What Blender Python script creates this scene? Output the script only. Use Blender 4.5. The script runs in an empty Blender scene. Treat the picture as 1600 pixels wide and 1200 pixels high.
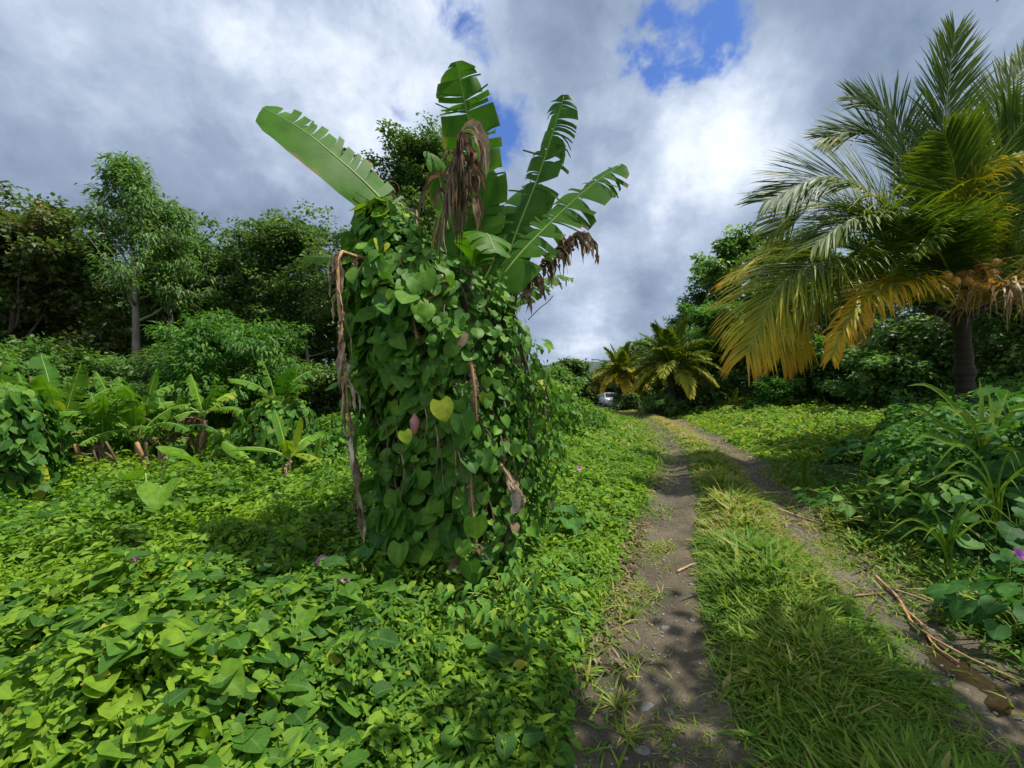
import bpy, math, random
import numpy as np
from mathutils import Vector

# ------------------------------------------------------------------ camera, sky, sun, exposure
S = bpy.context.scene
COL = S.collection
R = math.radians
F = 640.0                       # focal length in pixels of the 1600 x 1200 photograph
CAM_Z = 1.6

cam_d = bpy.data.cameras.new('camera'); cam = bpy.data.objects.new('camera', cam_d); COL.objects.link(cam)
cam.location = (0, 0, CAM_Z); cam.rotation_euler = (R(90), 0, 0)
cam_d.sensor_width = 36; cam_d.lens = F/1600*36
cam_d.clip_start = 0.05; cam_d.clip_end = 6000
S.camera = cam
S.view_settings.view_transform = 'Standard'; S.view_settings.look = 'None'
S.view_settings.exposure = 0.72; S.view_settings.gamma = 1
S.cycles.max_bounces = 6; S.cycles.diffuse_bounces = 3; S.cycles.glossy_bounces = 2
S.cycles.transmission_bounces = 4; S.cycles.transparent_max_bounces = 4

SUN_EL = R(64); SUN_AZ = math.atan2(1.0, 0.06)      # azimuth from +Y towards +X
sdir = Vector((math.sin(SUN_AZ)*math.cos(SUN_EL), math.cos(SUN_AZ)*math.cos(SUN_EL), math.sin(SUN_EL)))
sl = bpy.data.lights.new('sun', 'SUN'); sl.energy = 3.7; sl.angle = R(0.6); sl.color = (1.0, 0.945, 0.85)
so = bpy.data.objects.new('sun', sl); COL.objects.link(so)
so.rotation_euler = sdir.to_track_quat('Z', 'Y').to_euler(); so.location = (20, -4, 30)

def pdir(px, py):
    v = Vector(((px-800)/F, 1, (600-py)/F)); v.normalize(); return v

def build_world():
    w = bpy.data.worlds.new('World'); S.world = w; w.use_nodes = True
    nt = w.node_tree; N = nt.nodes; L = nt.links; N.clear()
    out = N.new('ShaderNodeOutputWorld'); bg = N.new('ShaderNodeBackground'); bg.inputs[1].default_value = 0.1
    L.new(bg.outputs[0], out.inputs[0])
    sky = N.new('ShaderNodeTexSky'); sky.sky_type = 'NISHITA'; sky.sun_disc = False
    sky.sun_elevation = SUN_EL; sky.sun_rotation = SUN_AZ; sky.air_density = 1.0; sky.dust_density = 0.4; sky.ozone_density = 2.5
    tc = N.new('ShaderNodeTexCoord'); D = tc.outputs['Generated']
    def math_(op, a, b=None, c=None, clamp=False):
        n = N.new('ShaderNodeMath'); n.operation = op; n.use_clamp = clamp
        for i, v in enumerate((a, b, c)):
            if v is None: continue
            if isinstance(v, (int, float)): n.inputs[i].default_value = v
            else: L.new(v, n.inputs[i])
        return n.outputs[0]
    def vmath(op, a, b):
        n = N.new('ShaderNodeVectorMath'); n.operation = op
        for i, v in enumerate((a, b)):
            if isinstance(v, (tuple, list, Vector)): n.inputs[i].default_value = tuple(v)
            else: L.new(v, n.inputs[i])
        return n
    def noise(vec, scale, detail, rough=0.55, dist=0.0):
        n = N.new('ShaderNodeTexNoise'); n.inputs['Scale'].default_value = scale; n.inputs['Detail'].default_value = detail
        n.inputs['Roughness'].default_value = rough; n.inputs['Distortion'].default_value = dist
        L.new(vec, n.inputs['Vector']); return n
    sep = N.new('ShaderNodeSeparateXYZ'); L.new(D, sep.inputs[0])
    den = math_('ADD', math_('MAXIMUM', sep.outputs[2], 0.0), 0.30)
    cmb = N.new('ShaderNodeCombineXYZ')
    L.new(math_('DIVIDE', sep.outputs[0], den), cmb.inputs[0]); L.new(math_('DIVIDE', sep.outputs[1], den), cmb.inputs[1])
    P = cmb.outputs[0]
    warp = noise(D, 3.2, 6, 0.6)
    wv = vmath('SUBTRACT', warp.outputs['Color'], (0.5, 0.5, 0.5)).outputs[0]
    sc = N.new('ShaderNodeVectorMath'); sc.operation = 'SCALE'; L.new(wv, sc.inputs[0]); sc.inputs['Scale'].default_value = 0.34
    DW = vmath('ADD', D, sc.outputs[0]).outputs[0]
    def blob(px, py, r):                 # soft spot round a direction, its rim frayed by the warp
        d = vmath('DISTANCE', DW, pdir(px, py)).outputs['Value']
        q = math_('DIVIDE', d, r)
        return math_('POWER', 2.718, math_('MULTIPLY', math_('MULTIPLY', q, q), -1.0))
    def total(spots, start):
        acc = start
        for px, py, r, a in spots:
            b = math_('MULTIPLY', blob(px, py, r), a)
            acc = b if acc is None else math_('ADD', acc, b)
        return acc
    fine = math_('ADD', math_('MULTIPLY', noise(P, 2.8, 9, 0.6, 0.3).outputs['Fac'], 0.4), math_('MULTIPLY', noise(D, 5.5, 9, 0.58, 0.25).outputs['Fac'], 0.6))
    big = noise(P, 1.1, 6, 0.55, 0.2).outputs['Fac']
    holes = total([(1040, 80, .046, 1.0), (1130, 25, .040, .95), (1000, 70, .035, .6), (1095, 62, .03, .5), (1000, 85, .04, .6), (1090, 50, .05, .5), (790, 205, .06, 1.15), (785, 245, .04, .8), (765, 85, .045, .6),
                   (712, 8, .07, .85), (605, 140, .055, .5), (590, 50, .06, .4), (968, 527, .03, .7), (1240, 205, .05, .35), (640, 175, .04, .4),
                   (880, 30, .05, .25)], None)
    tiny = noise(D, 13.0, 8, 0.62, 0.4).outputs['Fac']
    hole = math_('ADD', holes, math_('ADD', math_('MULTIPLY', math_('SUBTRACT', fine, 0.5), 2.2), math_('MULTIPLY', math_('SUBTRACT', tiny, 0.5), 2.2)))
    mr = N.new('ShaderNodeMapRange'); mr.interpolation_type = 'SMOOTHSTEP'
    mr.inputs[1].default_value = 0.30; mr.inputs[2].default_value = 1.35; L.new(hole, mr.inputs[0])
    bright = total([(1150, 190, .17, .38), (1060, 250, .15, .18), (1130, 330, .15, .12), (460, 60, .20, .32), (600, 110, .14, .30), (250, 110, .22, .15),
                    (930, 430, .12, .32), (860, 420, .08, .15), (930, 545, .10, .40), (740, 40, .10, .26), (880, 230, .12, .05), (640, 250, .12, .2),
                    (330, 260, .22, -.22), (80, 240, .18, -.12), (1350, 90, .22, -.16), (900, 490, .08, -.22), (1010, 470, .06, -.16), (1180, 60, .10, -.08),
                    (900, 80, .12, -.12), (980, 330, .08, -.10), (1270, 330, .12, .12), (120, 60, .2, .1)], 0.235)
    val = math_('ADD', bright, math_('MULTIPLY', math_('SUBTRACT', fine, 0.5), 1.45))
    val = math_('ADD', val, math_('MULTIPLY', math_('SUBTRACT', big, 0.5), 0.45))
    val = math_('ADD', val, math_('MULTIPLY', math_('SUBTRACT', tiny, 0.5), 0.28))
    val = math_('ADD', val, math_('MULTIPLY', math_('MAXIMUM', math_('MULTIPLY', sep.outputs[1], -1.0), 0.0), 0.55))   # unseen cloud behind the viewer, brightness added to fill the shadows
    val = math_('ADD', val, math_('MULTIPLY', math_('MAXIMUM', math_('SUBTRACT', sep.outputs[2], 0.72), 0.0), 1.2))     # and overhead, added for the same fill light
    ramp = N.new('ShaderNodeValToRGB'); e = ramp.color_ramp.elements
    e[0].position = 0.0; e[0].color = (1.35, 1.8, 2.6, 1)
    e[1].position = 1.0; e[1].color = (7.9, 8.2, 8.6, 1)
    for pos, c in ((0.28, (2.15, 2.7, 3.65)), (0.5, (3.3, 3.9, 4.9)), (0.75, (5.6, 6.1, 6.9))):
        k = e.new(pos); k.color = (*c, 1)
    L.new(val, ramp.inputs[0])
    blue = N.new('ShaderNodeMixRGB'); blue.blend_type = 'MULTIPLY'; blue.inputs[0].default_value = 1
    L.new(sky.outputs[0], blue.inputs[1]); blue.inputs[2].default_value = (0.50, 0.66, 1.0, 1)
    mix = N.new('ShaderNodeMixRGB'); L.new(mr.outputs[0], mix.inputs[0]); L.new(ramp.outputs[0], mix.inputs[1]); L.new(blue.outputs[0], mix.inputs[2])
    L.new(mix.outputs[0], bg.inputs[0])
build_world()

# ------------------------------------------------------------------ helpers
def P(px, py, Y):                        # a point of the photograph at the distance Y in front of the camera
    return np.array([(px-800)/F*Y, Y, CAM_Z+(600-py)/F*Y])

def rng(seed): return np.random.default_rng(seed)
def nrm(v): return v/np.maximum(np.linalg.norm(v, axis=-1, keepdims=True), 1e-9)

def vnoise(x, y, seed=0):                # smooth value noise 0..1
    x = np.asarray(x, float); y = np.asarray(y, float)
    xi = np.floor(x).astype(np.int64); yi = np.floor(y).astype(np.int64); fx = x-xi; fy = y-yi
    fx = fx*fx*(3-2*fx); fy = fy*fy*(3-2*fy)
    def h(a, b):
        n = (a*374761393 + b*668265263 + seed*144665) & 0x7fffffff
        n = ((n ^ (n >> 13))*1274126177) & 0x7fffffff
        n = n ^ (n >> 16)
        return (n & 0xffff)/65535.0
    return (h(xi, yi)*(1-fx)+h(xi+1, yi)*fx)*(1-fy)+(h(xi, yi+1)*(1-fx)+h(xi+1, yi+1)*fx)*fy
def fbm(x, y, seed=0): return vnoise(x, y, seed)*.55+vnoise(x*2.1, y*2.1, seed+7)*.3+vnoise(x*4.3, y*4.3, seed+13)*.15
def sstep(a, b, x):
    t = np.clip((np.asarray(x, float)-a)/(b-a), 0, 1); return t*t*(3-2*t)

class Batch:                             # gathers pieces of one mesh
    def __init__(s): s.v = []; s.lf = []; s.f = []; s.n = 0
    def add(s, v, faces, lf=None):
        v = np.asarray(v, float).reshape(-1, 3)
        lf = np.zeros((len(v), 3)) if lf is None else np.asarray(lf, float).reshape(-1, 3)
        s.v.append(v); s.lf.append(lf)
        for f in faces: s.f.append(np.asarray(f, np.int64)+s.n)
        s.n += len(v)
    def leaves(s, tpl, pos, d, n, scale, tint, width=1.0):
        tv, tl, tf = tpl; m = len(pos)
        if m == 0: return
        d = nrm(d); x = nrm(np.cross(d, n)); n = np.cross(x, d)
        scale = np.broadcast_to(np.asarray(scale, float), (m,)); width = np.broadcast_to(np.asarray(width, float), (m,))
        q = (tv[None, :, 0, None]*(x*width[:, None])[:, None, :] + tv[None, :, 1, None]*d[:, None, :] + tv[None, :, 2, None]*n[:, None, :])*scale[:, None, None]+pos[:, None, :]
        l = np.broadcast_to(tl[None], (m, len(tv), 3)).copy(); l[:, :, 2] = np.asarray(tint)[:, None]
        off = (np.arange(m)*len(tv))[:, None, None]
        s.add(q, [(np.asarray(f)[None]+off).reshape(-1, np.asarray(f).shape[1]) for f in tf], l)
    def tube(s, pts, rad, k=6, tint=0.5):
        pts = np.asarray(pts, float); m = len(pts); rad = np.broadcast_to(np.asarray(rad, float), (m,))
        t = nrm(np.gradient(pts, axis=0)); ref = np.array([0.31, 0.95, 0.05]) if abs(t[0][2]) > .7 else np.array([0.05, 0.1, 1.0])
        a = nrm(np.cross(t, ref)); b = np.cross(t, a)
        an = np.arange(k)/k*2*math.pi
        v = pts[:, None]+rad[:, None, None]*(np.cos(an)[None, :, None]*a[:, None]+np.sin(an)[None, :, None]*b[:, None])
        i = np.arange(m-1)[:, None]*k; j = np.arange(k)[None]; j2 = (j+1) % k
        f = np.stack([i+j, i+j2, i+k+j2, i+k+j], -1).reshape(-1, 4)
        lf = np.zeros((m, k, 3)); lf[:, :, 1] = np.linspace(0, 1, m)[:, None]; lf[:, :, 2] = tint
        caps = [np.arange(k)[None, ::-1], (np.arange(k)+(m-1)*k)[None]]
        s.add(v, [f]+caps, lf)
    def grid(s, v, lf=None):             # v: (a, b, 3)
        a, b = v.shape[:2]
        i = np.arange(a-1)[:, None]*b; j = np.arange(b-1)[None]
        s.add(v, [np.stack([i+j, i+j+1, i+b+j+1, i+b+j], -1).reshape(-1, 4)], lf)
    def build(s, name, mat, parent=None, smooth=True):
        me = bpy.data.meshes.new(name)
        v = np.concatenate(s.v).astype(np.float32); lf = np.concatenate(s.lf).astype(np.float32)
        tot = [np.full(len(f), f.shape[1], np.int32) for f in s.f]; loops = np.concatenate([f.reshape(-1) for f in s.f]).astype(np.int32)
        tot = np.concatenate(tot); start = np.concatenate([[0], np.cumsum(tot)[:-1]]).astype(np.int32)
        me.vertices.add(len(v)); me.vertices.foreach_set('co', v.ravel())
        me.loops.add(len(loops)); me.loops.foreach_set('vertex_index', loops)
        me.polygons.add(len(tot)); me.polygons.foreach_set('loop_start', start); me.polygons.foreach_set('loop_total', tot)
        me.polygons.foreach_set('use_smooth', np.full(len(tot), smooth))
        me.update(calc_edges=True)
        at = me.attributes.new('lf', 'FLOAT_VECTOR', 'POINT'); at.data.foreach_set('vector', lf.ravel())
        me.materials.append(mat)
        o = bpy.data.objects.new(name, me); COL.objects.link(o)
        if parent is not None: o.parent = parent
        return o

def tag(o, label=None, cat=None, group=None, kind=None):
    if label: o['label'] = label
    if cat: o['category'] = cat
    if group: o['group'] = group
    if kind: o['kind'] = kind
    return o
def thing(name, label, cat, group=None):
    o = bpy.data.objects.new(name, None); COL.objects.link(o); o.empty_display_size = .2
    return tag(o, label, cat, group)
def settle(root, loc):                   # move a thing's origin to its base
    root.location = loc
    for c in root.children: c.matrix_parent_inverse = root.matrix_basis.inverted()

def bez(pts, n):                         # smooth curve through points
    p = np.asarray(pts, float); m = len(p)
    d = np.concatenate([[0], np.cumsum(np.linalg.norm(np.diff(p, axis=0), axis=1))]); d /= d[-1]
    tan = np.gradient(p, d, axis=0)
    t = np.linspace(0, 1, n); k = np.clip(np.searchsorted(d, t, 'right')-1, 0, m-2)
    h = (d[k+1]-d[k])[:, None]; u = ((t-d[k])/(d[k+1]-d[k]))[:, None]
    return (2*u**3-3*u**2+1)*p[k]+(u**3-2*u**2+u)*h*tan[k]+(-2*u**3+3*u**2)*p[k+1]+(u**3-u**2)*h*tan[k+1]

# ------------------------------------------------------------------ materials
def new_mat(name):
    m = bpy.data.materials.new(name); m.use_nodes = True; nt = m.node_tree; nt.nodes.clear()
    out = nt.nodes.new('ShaderNodeOutputMaterial'); return m, nt, out
def set_ramp(r, stops):
    e = r.color_ramp.elements
    e[0].position, e[0].color = stops[0][0], (*stops[0][1], 1)
    e[1].position, e[1].color = stops[-1][0], (*stops[-1][1], 1)
    for p, c in stops[1:-1]:
        k = e.new(p); k.color = (*c, 1)

def leaf_mat(name, stops, trans=0.35, rough=0.42, spec=0.4, vein=0.0, nveins=9, vk=0.35, tcol=(1.25, 1.35, .55), mottle=0.25, mscale=22, edge=0.0):
    m, nt, out = new_mat(name); N, L = nt.nodes, nt.links
    at = N.new('ShaderNodeAttribute'); at.attribute_name = 'lf'
    sp = N.new('ShaderNodeSeparateXYZ'); L.new(at.outputs['Vector'], sp.inputs[0])
    rp = N.new('ShaderNodeValToRGB'); set_ramp(rp, stops); L.new(sp.outputs[2], rp.inputs[0])
    col = rp.outputs[0]
    tc = N.new('ShaderNodeTexCoord')
    no = N.new('ShaderNodeTexNoise'); no.inputs['Scale'].default_value = mscale; no.inputs['Detail'].default_value = 3
    L.new(tc.outputs['Object'], no.inputs['Vector'])
    mp = N.new('ShaderNodeMapRange'); mp.inputs[1].default_value = .3; mp.inputs[2].default_value = .7
    mp.inputs[3].default_value = 1-mottle; mp.inputs[4].default_value = 1+mottle; L.new(no.outputs['Fac'], mp.inputs[0])
    mx = N.new('ShaderNodeVectorMath'); mx.operation = 'SCALE'; L.new(col, mx.inputs[0]); L.new(mp.outputs[0], mx.inputs['Scale']); col = mx.outputs[0]
    if vein > 0:
        def ma(op, a, b=None):
            n = N.new('ShaderNodeMath'); n.operation = op
            for i, v in enumerate((a, b)):
                if v is None: continue
                if isinstance(v, (int, float)): n.inputs[i].default_value = v
                else: L.new(v, n.inputs[i])
            return n.outputs[0]
        ab = ma('ABSOLUTE', sp.outputs[0])
        fr = ma('FRACT', ma('MULTIPLY', ma('SUBTRACT', sp.outputs[1], ma('MULTIPLY', ab, vk)), float(nveins)))
        lat = ma('SUBTRACT', 1.0, ma('MULTIPLY', ma('ABSOLUTE', ma('SUBTRACT', fr, .5)), 7.0))
        mid = ma('SUBTRACT', 1.0, ma('MULTIPLY', ab, 9.0))
        vv = ma('MAXIMUM', ma('MULTIPLY', ma('MAXIMUM', lat, 0.0), .55), ma('MAXIMUM', mid, 0.0))
        mv = N.new('ShaderNodeMixRGB'); L.new(ma('MULTIPLY', vv, vein), mv.inputs[0]); L.new(col, mv.inputs[1]); mv.inputs[2].default_value = (.22, .34, .09, 1)
        col = mv.outputs[0]
    if edge > 0:                         # margins dried brown here and there
        ab2 = N.new('ShaderNodeMath'); ab2.operation = 'ABSOLUTE'; L.new(sp.outputs[0], ab2.inputs[0])
        nb = N.new('ShaderNodeTexNoise'); nb.inputs['Scale'].default_value = 5; nb.inputs['Detail'].default_value = 4; L.new(tc.outputs['Object'], nb.inputs['Vector'])
        ad = N.new('ShaderNodeMath'); ad.operation = 'ADD'; L.new(ab2.outputs[0], ad.inputs[0]); L.new(nb.outputs['Fac'], ad.inputs[1])
        me = N.new('ShaderNodeMapRange'); me.inputs[1].default_value = 1.46; me.inputs[2].default_value = 1.56; me.inputs[3].default_value = 0; me.inputs[4].default_value = edge*1.6; L.new(ad.outputs[0], me.inputs[0])
        mb = N.new('ShaderNodeMixRGB'); L.new(me.outputs[0], mb.inputs[0]); L.new(col, mb.inputs[1]); mb.inputs[2].default_value = (.26, .19, .07, 1); col = mb.outputs[0]
    pb = N.new('ShaderNodeBsdfPrincipled'); L.new(col, pb.inputs['Base Color']); pb.inputs['Roughness'].default_value = rough
    pb.inputs['Specular IOR Level'].default_value = spec
    tr = N.new('ShaderNodeBsdfTranslucent')
    tm = N.new('ShaderNodeVectorMath'); tm.operation = 'MULTIPLY'; L.new(col, tm.inputs[0]); tm.inputs[1].default_value = tcol; L.new(tm.outputs[0], tr.inputs[0])
    ms = N.new('ShaderNodeMixShader'); ms.inputs[0].default_value = trans; L.new(pb.outputs[0], ms.inputs[1]); L.new(tr.outputs[0], ms.inputs[2])
    L.new(ms.outputs[0], out.inputs[0]); return m

def noise_mat(name, stops, scale=6, detail=6, rough=.85, bump=.4, bscale=None, spec=.3, dist=.02, stretch=None):
    m, nt, out = new_mat(name); N, L = nt.nodes, nt.links
    tc = N.new('ShaderNodeTexCoord'); vec = tc.outputs['Object']
    if stretch:
        mp = N.new('ShaderNodeMapping'); mp.inputs['Scale'].default_value = stretch; L.new(vec, mp.inputs[0]); vec = mp.outputs[0]
    no = N.new('ShaderNodeTexNoise'); no.inputs['Scale'].default_value = scale; no.inputs['Detail'].default_value = detail; no.inputs['Roughness'].default_value = .65
    L.new(vec, no.inputs['Vector'])
    rp = N.new('ShaderNodeValToRGB'); set_ramp(rp, stops); L.new(no.outputs['Fac'], rp.inputs[0])
    pb = N.new('ShaderNodeBsdfPrincipled'); L.new(rp.outputs[0], pb.inputs['Base Color']); pb.inputs['Roughness'].default_value = rough
    pb.inputs['Specular IOR Level'].default_value = spec
    if bump:
        n2 = N.new('ShaderNodeTexNoise'); n2.inputs['Scale'].default_value = bscale or scale*4; n2.inputs['Detail'].default_value = 5; L.new(vec, n2.inputs['Vector'])
        bp = N.new('ShaderNodeBump'); bp.inputs['Strength'].default_value = bump; bp.inputs['Distance'].default_value = dist
        L.new(n2.outputs['Fac'], bp.inputs['Height']); L.new(bp.outputs[0], pb.inputs['Normal'])
    L.new(pb.outputs[0], out.inputs[0]); return m

M = {}
M['heart'] = leaf_mat('heart_leaf', [(0, (.03, .11, .018)), (.45, (.082, .205, .022)), (.75, (.145, .29, .025)), (.93, (.23, .36, .025)), (1, (.40, .38, .03))], .34, .5, .18, .38, 6, .4)
M['cover'] = leaf_mat('cover_leaf', [(0, (.036, .11, .018)), (.35, (.07, .18, .018)), (.7, (.135, .262, .018)), (.9, (.21, .34, .022)), (1, (.38, .36, .04))], .40, .58, .2, .42, 6, .4)
M['weed'] = leaf_mat('weed_leaf', [(0, (.03, .10, .026)), (.5, (.06, .18, .03)), (.85, (.12, .26, .03)), (1, (.26, .33, .04))], .36, .55, .14, .25, 6, .4)
M['grass'] = leaf_mat('grass_blade', [(0, (.045, .13, .014)), (.45, (.10, .21, .018)), (.75, (.19, .28, .025)), (.92, (.32, .32, .07)), (1, (.38, .30, .13))], .36, .55, .2)
M['banana'] = leaf_mat('banana_leaf', [(0, (.025, .085, .02)), (.5, (.06, .17, .016)), (.85, (.13, .27, .018)), (1, (.36, .38, .03))], .38, .5, .12, .15, 34, .12, tcol=(1.15, 1.3, .25), mottle=.2, mscale=8, edge=.5)
M['midrib'] = noise_mat('leaf_midrib', [(.3, (.22, .34, .06)), (.7, (.34, .42, .12))], 12, 3, .45, 0)
M['dry'] = leaf_mat('dry_leaf', [(0, (.10, .062, .038)), (.4, (.20, .135, .085)), (.75, (.34, .25, .17)), (1, (.50, .42, .33))], .22, .7, .15, 0, tcol=(1.1, .9, .7), mottle=.4, mscale=14)
M['dryrib'] = noise_mat('dry_rib', [(.3, (.24, .13, .055)), (.7, (.46, .29, .13))], 14, 4, .6, .2)
M['stem'] = noise_mat('banana_stem', [(.3, (.06, .07, .025)), (.5, (.13, .10, .05)), (.7, (.22, .16, .09))], 5, 6, .7, .5, stretch=(3, 3, .6))
M['vinestem'] = noise_mat('vine_stem', [(.3, (.07, .05, .03)), (.7, (.16, .12, .07))], 12, 4, .8, .3)
M['bark'] = noise_mat('bark_grey', [(.3, (.10, .085, .065)), (.55, (.23, .20, .165)), (.75, (.38, .35, .30))], 4, 8, .9, .6, stretch=(1, 1, .45))
M['barkdark'] = noise_mat('bark_dark', [(.3, (.05, .04, .03)), (.7, (.15, .12, .09))], 5, 8, .9, .6, stretch=(1, 1, .4))
M['palmbark'] = noise_mat('palm_bark', [(.3, (.022, .018, .014)), (.7, (.07, .058, .045))], 3, 6, .9, .8, stretch=(.4, .4, 5))  # bark tone darkened so that the shade on the trunk is in the colour
T = lambda a, b, c, d: [(0, a), (.5, b), (.9, c), (1, d)]
M['tdark'] = leaf_mat('tree_leaf_dark', T((.052, .105, .030), (.10, .18, .045), (.17, .26, .07), (.30, .30, .07)), .38, .5, .3, mottle=.2, mscale=1.5)
M['tmid'] = leaf_mat('tree_leaf_mid', T((.06, .13, .036), (.115, .225, .05), (.18, .30, .065), (.30, .34, .07)), .4, .5, .3, mottle=.2, mscale=1.5)
M['tlight'] = leaf_mat('tree_leaf_light', T((.045, .13, .026), (.085, .215, .03), (.15, .29, .04), (.25, .33, .05)), .4, .55, .28, mottle=.2, mscale=1.5)
M['tbrown'] = leaf_mat('tree_leaf_bronze', T((.055, .09, .026), (.10, .14, .04), (.165, .185, .055), (.32, .19, .07)), .34, .5, .3, mottle=.2, mscale=1.5)
M['frond'] = leaf_mat('palm_leaflet', [(0, (.030, .08, .018)), (.28, (.07, .14, .016)), (.48, (.22, .27, .018)), (.64, (.52, .40, .025)), (.8, (.60, .30, .018)), (.88, (.34, .24, .10)), (1, (.25, .17, .09))], .34, .5, .22, mottle=.15, mscale=3, tcol=(1.2, 1.1, .3))
M['rachis'] = noise_mat('palm_rachis', [(.3, (.20, .20, .05)), (.7, (.40, .34, .12))], 8, 3, .5, 0)
M['coconut'] = noise_mat('coconut_husk', [(.3, (.58, .24, .04)), (.7, (.78, .42, .12))], 6, 4, .45, .15)
M['flower'] = leaf_mat('petal', [(0, (.42, .07, .42)), (1, (.60, .18, .58))], .3, .5, .3, tcol=(1, 1, 1))
M['straw'] = noise_mat('straw', [(.3, (.30, .21, .11)), (.7, (.52, .40, .24))], 16, 4, .75, .3)
M['stone'] = noise_mat('stone', [(.3, (.11, .10, .095)), (.7, (.27, .26, .25))], 12, 6, .85, .5)
M['pink'] = noise_mat('flower_bud', [(.3, (.30, .10, .11)), (.7, (.46, .2, .2))], 10, 4, .5, .1)
M['hill'] = noise_mat('hill_forest', [(.3, (.03, .05, .06)), (.7, (.055, .08, .085))], .05, 8, .95, .5, dist=3)

def soil_mat():
    m, nt, out = new_mat('track_soil'); N, L = nt.nodes, nt.links
    tc = N.new('ShaderNodeTexCoord'); v = tc.outputs['Object']
    n1 = N.new('ShaderNodeTexNoise'); n1.inputs['Scale'].default_value = 1.6; n1.inputs['Detail'].default_value = 8; L.new(v, n1.inputs['Vector'])
    r1 = N.new('ShaderNodeValToRGB'); set_ramp(r1, [(.3, (.034, .024, .014)), (.5, (.078, .060, .036)), (.7, (.15, .120, .072))]); L.new(n1.outputs['Fac'], r1.inputs[0])
    vo = N.new('ShaderNodeTexVoronoi'); vo.inputs['Scale'].default_value = 85; vo.inputs['Randomness'].default_value = 1.0; L.new(v, vo.inputs['Vector'])
    r2 = N.new('ShaderNodeValToRGB'); set_ramp(r2, [(0, (.55, .55, .55)), (.5, (.9, .88, .85)), (1, (1.5, 1.45, 1.4))]); L.new(vo.outputs['Color'], r2.inputs[0])
    mx = N.new('ShaderNodeMixRGB'); mx.blend_type = 'MULTIPLY'; mx.inputs[0].default_value = .55; L.new(r1.outputs[0], mx.inputs[1]); L.new(r2.outputs[0], mx.inputs[2])
    pb = N.new('ShaderNodeBsdfPrincipled'); L.new(mx.outputs[0], pb.inputs['Base Color'])
    n3 = N.new('ShaderNodeTexNoise'); n3.inputs['Scale'].default_value = .9; n3.inputs['Detail'].default_value = 4; L.new(v, n3.inputs['Vector'])
    mr = N.new('ShaderNodeMapRange'); mr.inputs[1].default_value = .35; mr.inputs[2].default_value = .6; mr.inputs[3].default_value = .5; mr.inputs[4].default_value = .95; L.new(n3.outputs['Fac'], mr.inputs[0]); L.new(mr.outputs[0], pb.inputs['Roughness'])
    n2 = N.new('ShaderNodeTexNoise'); n2.inputs['Scale'].default_value = 28; n2.inputs['Detail'].default_value = 8; n2.inputs['Roughness'].default_value = .7; L.new(v, n2.inputs['Vector'])
    vs = N.new('ShaderNodeMath'); vs.operation = 'MULTIPLY'; L.new(vo.outputs['Distance'], vs.inputs[0]); vs.inputs[1].default_value = .22
    ad = N.new('ShaderNodeMath'); ad.operation = 'SUBTRACT'; L.new(n2.outputs['Fac'], ad.inputs[0]); L.new(vs.outputs[0], ad.inputs[1])
    bp = N.new('ShaderNodeBump'); bp.inputs['Strength'].default_value = .9; bp.inputs['Distance'].default_value = .02; L.new(ad.outputs[0], bp.inputs['Height']); L.new(bp.outputs[0], pb.inputs['Normal'])
    L.new(pb.outputs[0], out.inputs[0]); return m
M['soil'] = soil_mat()
M['ground'] = noise_mat('ground_soil', [(.3, (.025, .035, .010)), (.5, (.04, .06, .016)), (.7, (.06, .085, .022))], 3, 8, .95, .6)
def plain(name, col, rough, metal=0.0, spec=.5):
    m, nt, out = new_mat(name); N, L = nt.nodes, nt.links
    pb = N.new('ShaderNodeBsdfPrincipled'); pb.inputs['Roughness'].default_value = rough; pb.inputs['Metallic'].default_value = metal
    pb.inputs['Specular IOR Level'].default_value = spec
    tc = N.new('ShaderNodeTexCoord'); no = N.new('ShaderNodeTexNoise'); no.inputs['Scale'].default_value = 5; L.new(tc.outputs['Object'], no.inputs['Vector'])
    rp = N.new('ShaderNodeValToRGB'); set_ramp(rp, [(.3, tuple(c*.85 for c in col)), (.7, col)]); L.new(no.outputs['Fac'], rp.inputs[0]); L.new(rp.outputs[0], pb.inputs['Base Color'])
    L.new(pb.outputs[0], out.inputs[0]); return m
M['water'] = plain('puddle_water', (.035, .022, .013), .06, 0, .6)
M['paint'] = plain('car_paint', (.72, .73, .75), .3)
M['glass'] = plain('car_glass', (.03, .035, .04), .08)
M['rubber'] = plain('tyre', (.03, .03, .03), .8)
M['lamp'] = plain('headlamp', (.7, .7, .68), .15)

# ------------------------------------------------------------------ leaf shapes
def grid_leaf(rows, cols, fold, curl, lobe=0.0, wav=0.0):       # rows: (t, half-width)
    c = np.linspace(-1, 1, cols); v = []; l = []
    for k, (t, w) in enumerate(rows):
        for x in c:
            y = t - lobe*(abs(x)**1.3)*max(0, 1-t*3.2) + 0.0
            z = fold*(.35*abs(x)+.65*x*x)*w - curl*t*t + wav*math.sin(t*9+x*3)*abs(x)
            v.append((x*w, y, z)); l.append((x, t, 0))
    f = [(k*cols+j, k*cols+j+1, (k+1)*cols+j+1, (k+1)*cols+j) for k in range(len(rows)-1) for j in range(cols-1)]
    return np.array(v, float), np.array(l, float), [np.array(f)]
HEART_ROWS = [(0.0, .30), (.10, .46), (.28, .52), (.5, .47), (.72, .34), (.88, .17), (1.0, .01)]
HEART = [grid_leaf(HEART_ROWS, 5, f, c, .16, w) for f, c, w in ((.30, .22, .03), (.12, .10, .02), (.45, .32, .04), (.2, -.12, .03), (-.2, .2, .03))]
HEART_L = [grid_leaf([(0, .34), (.25, .52), (.6, .40), (1, .01)], 3, f, c, .14) for f, c in ((.3, .2), (.1, .1), (.45, .3), (-.15, .15))]
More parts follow.
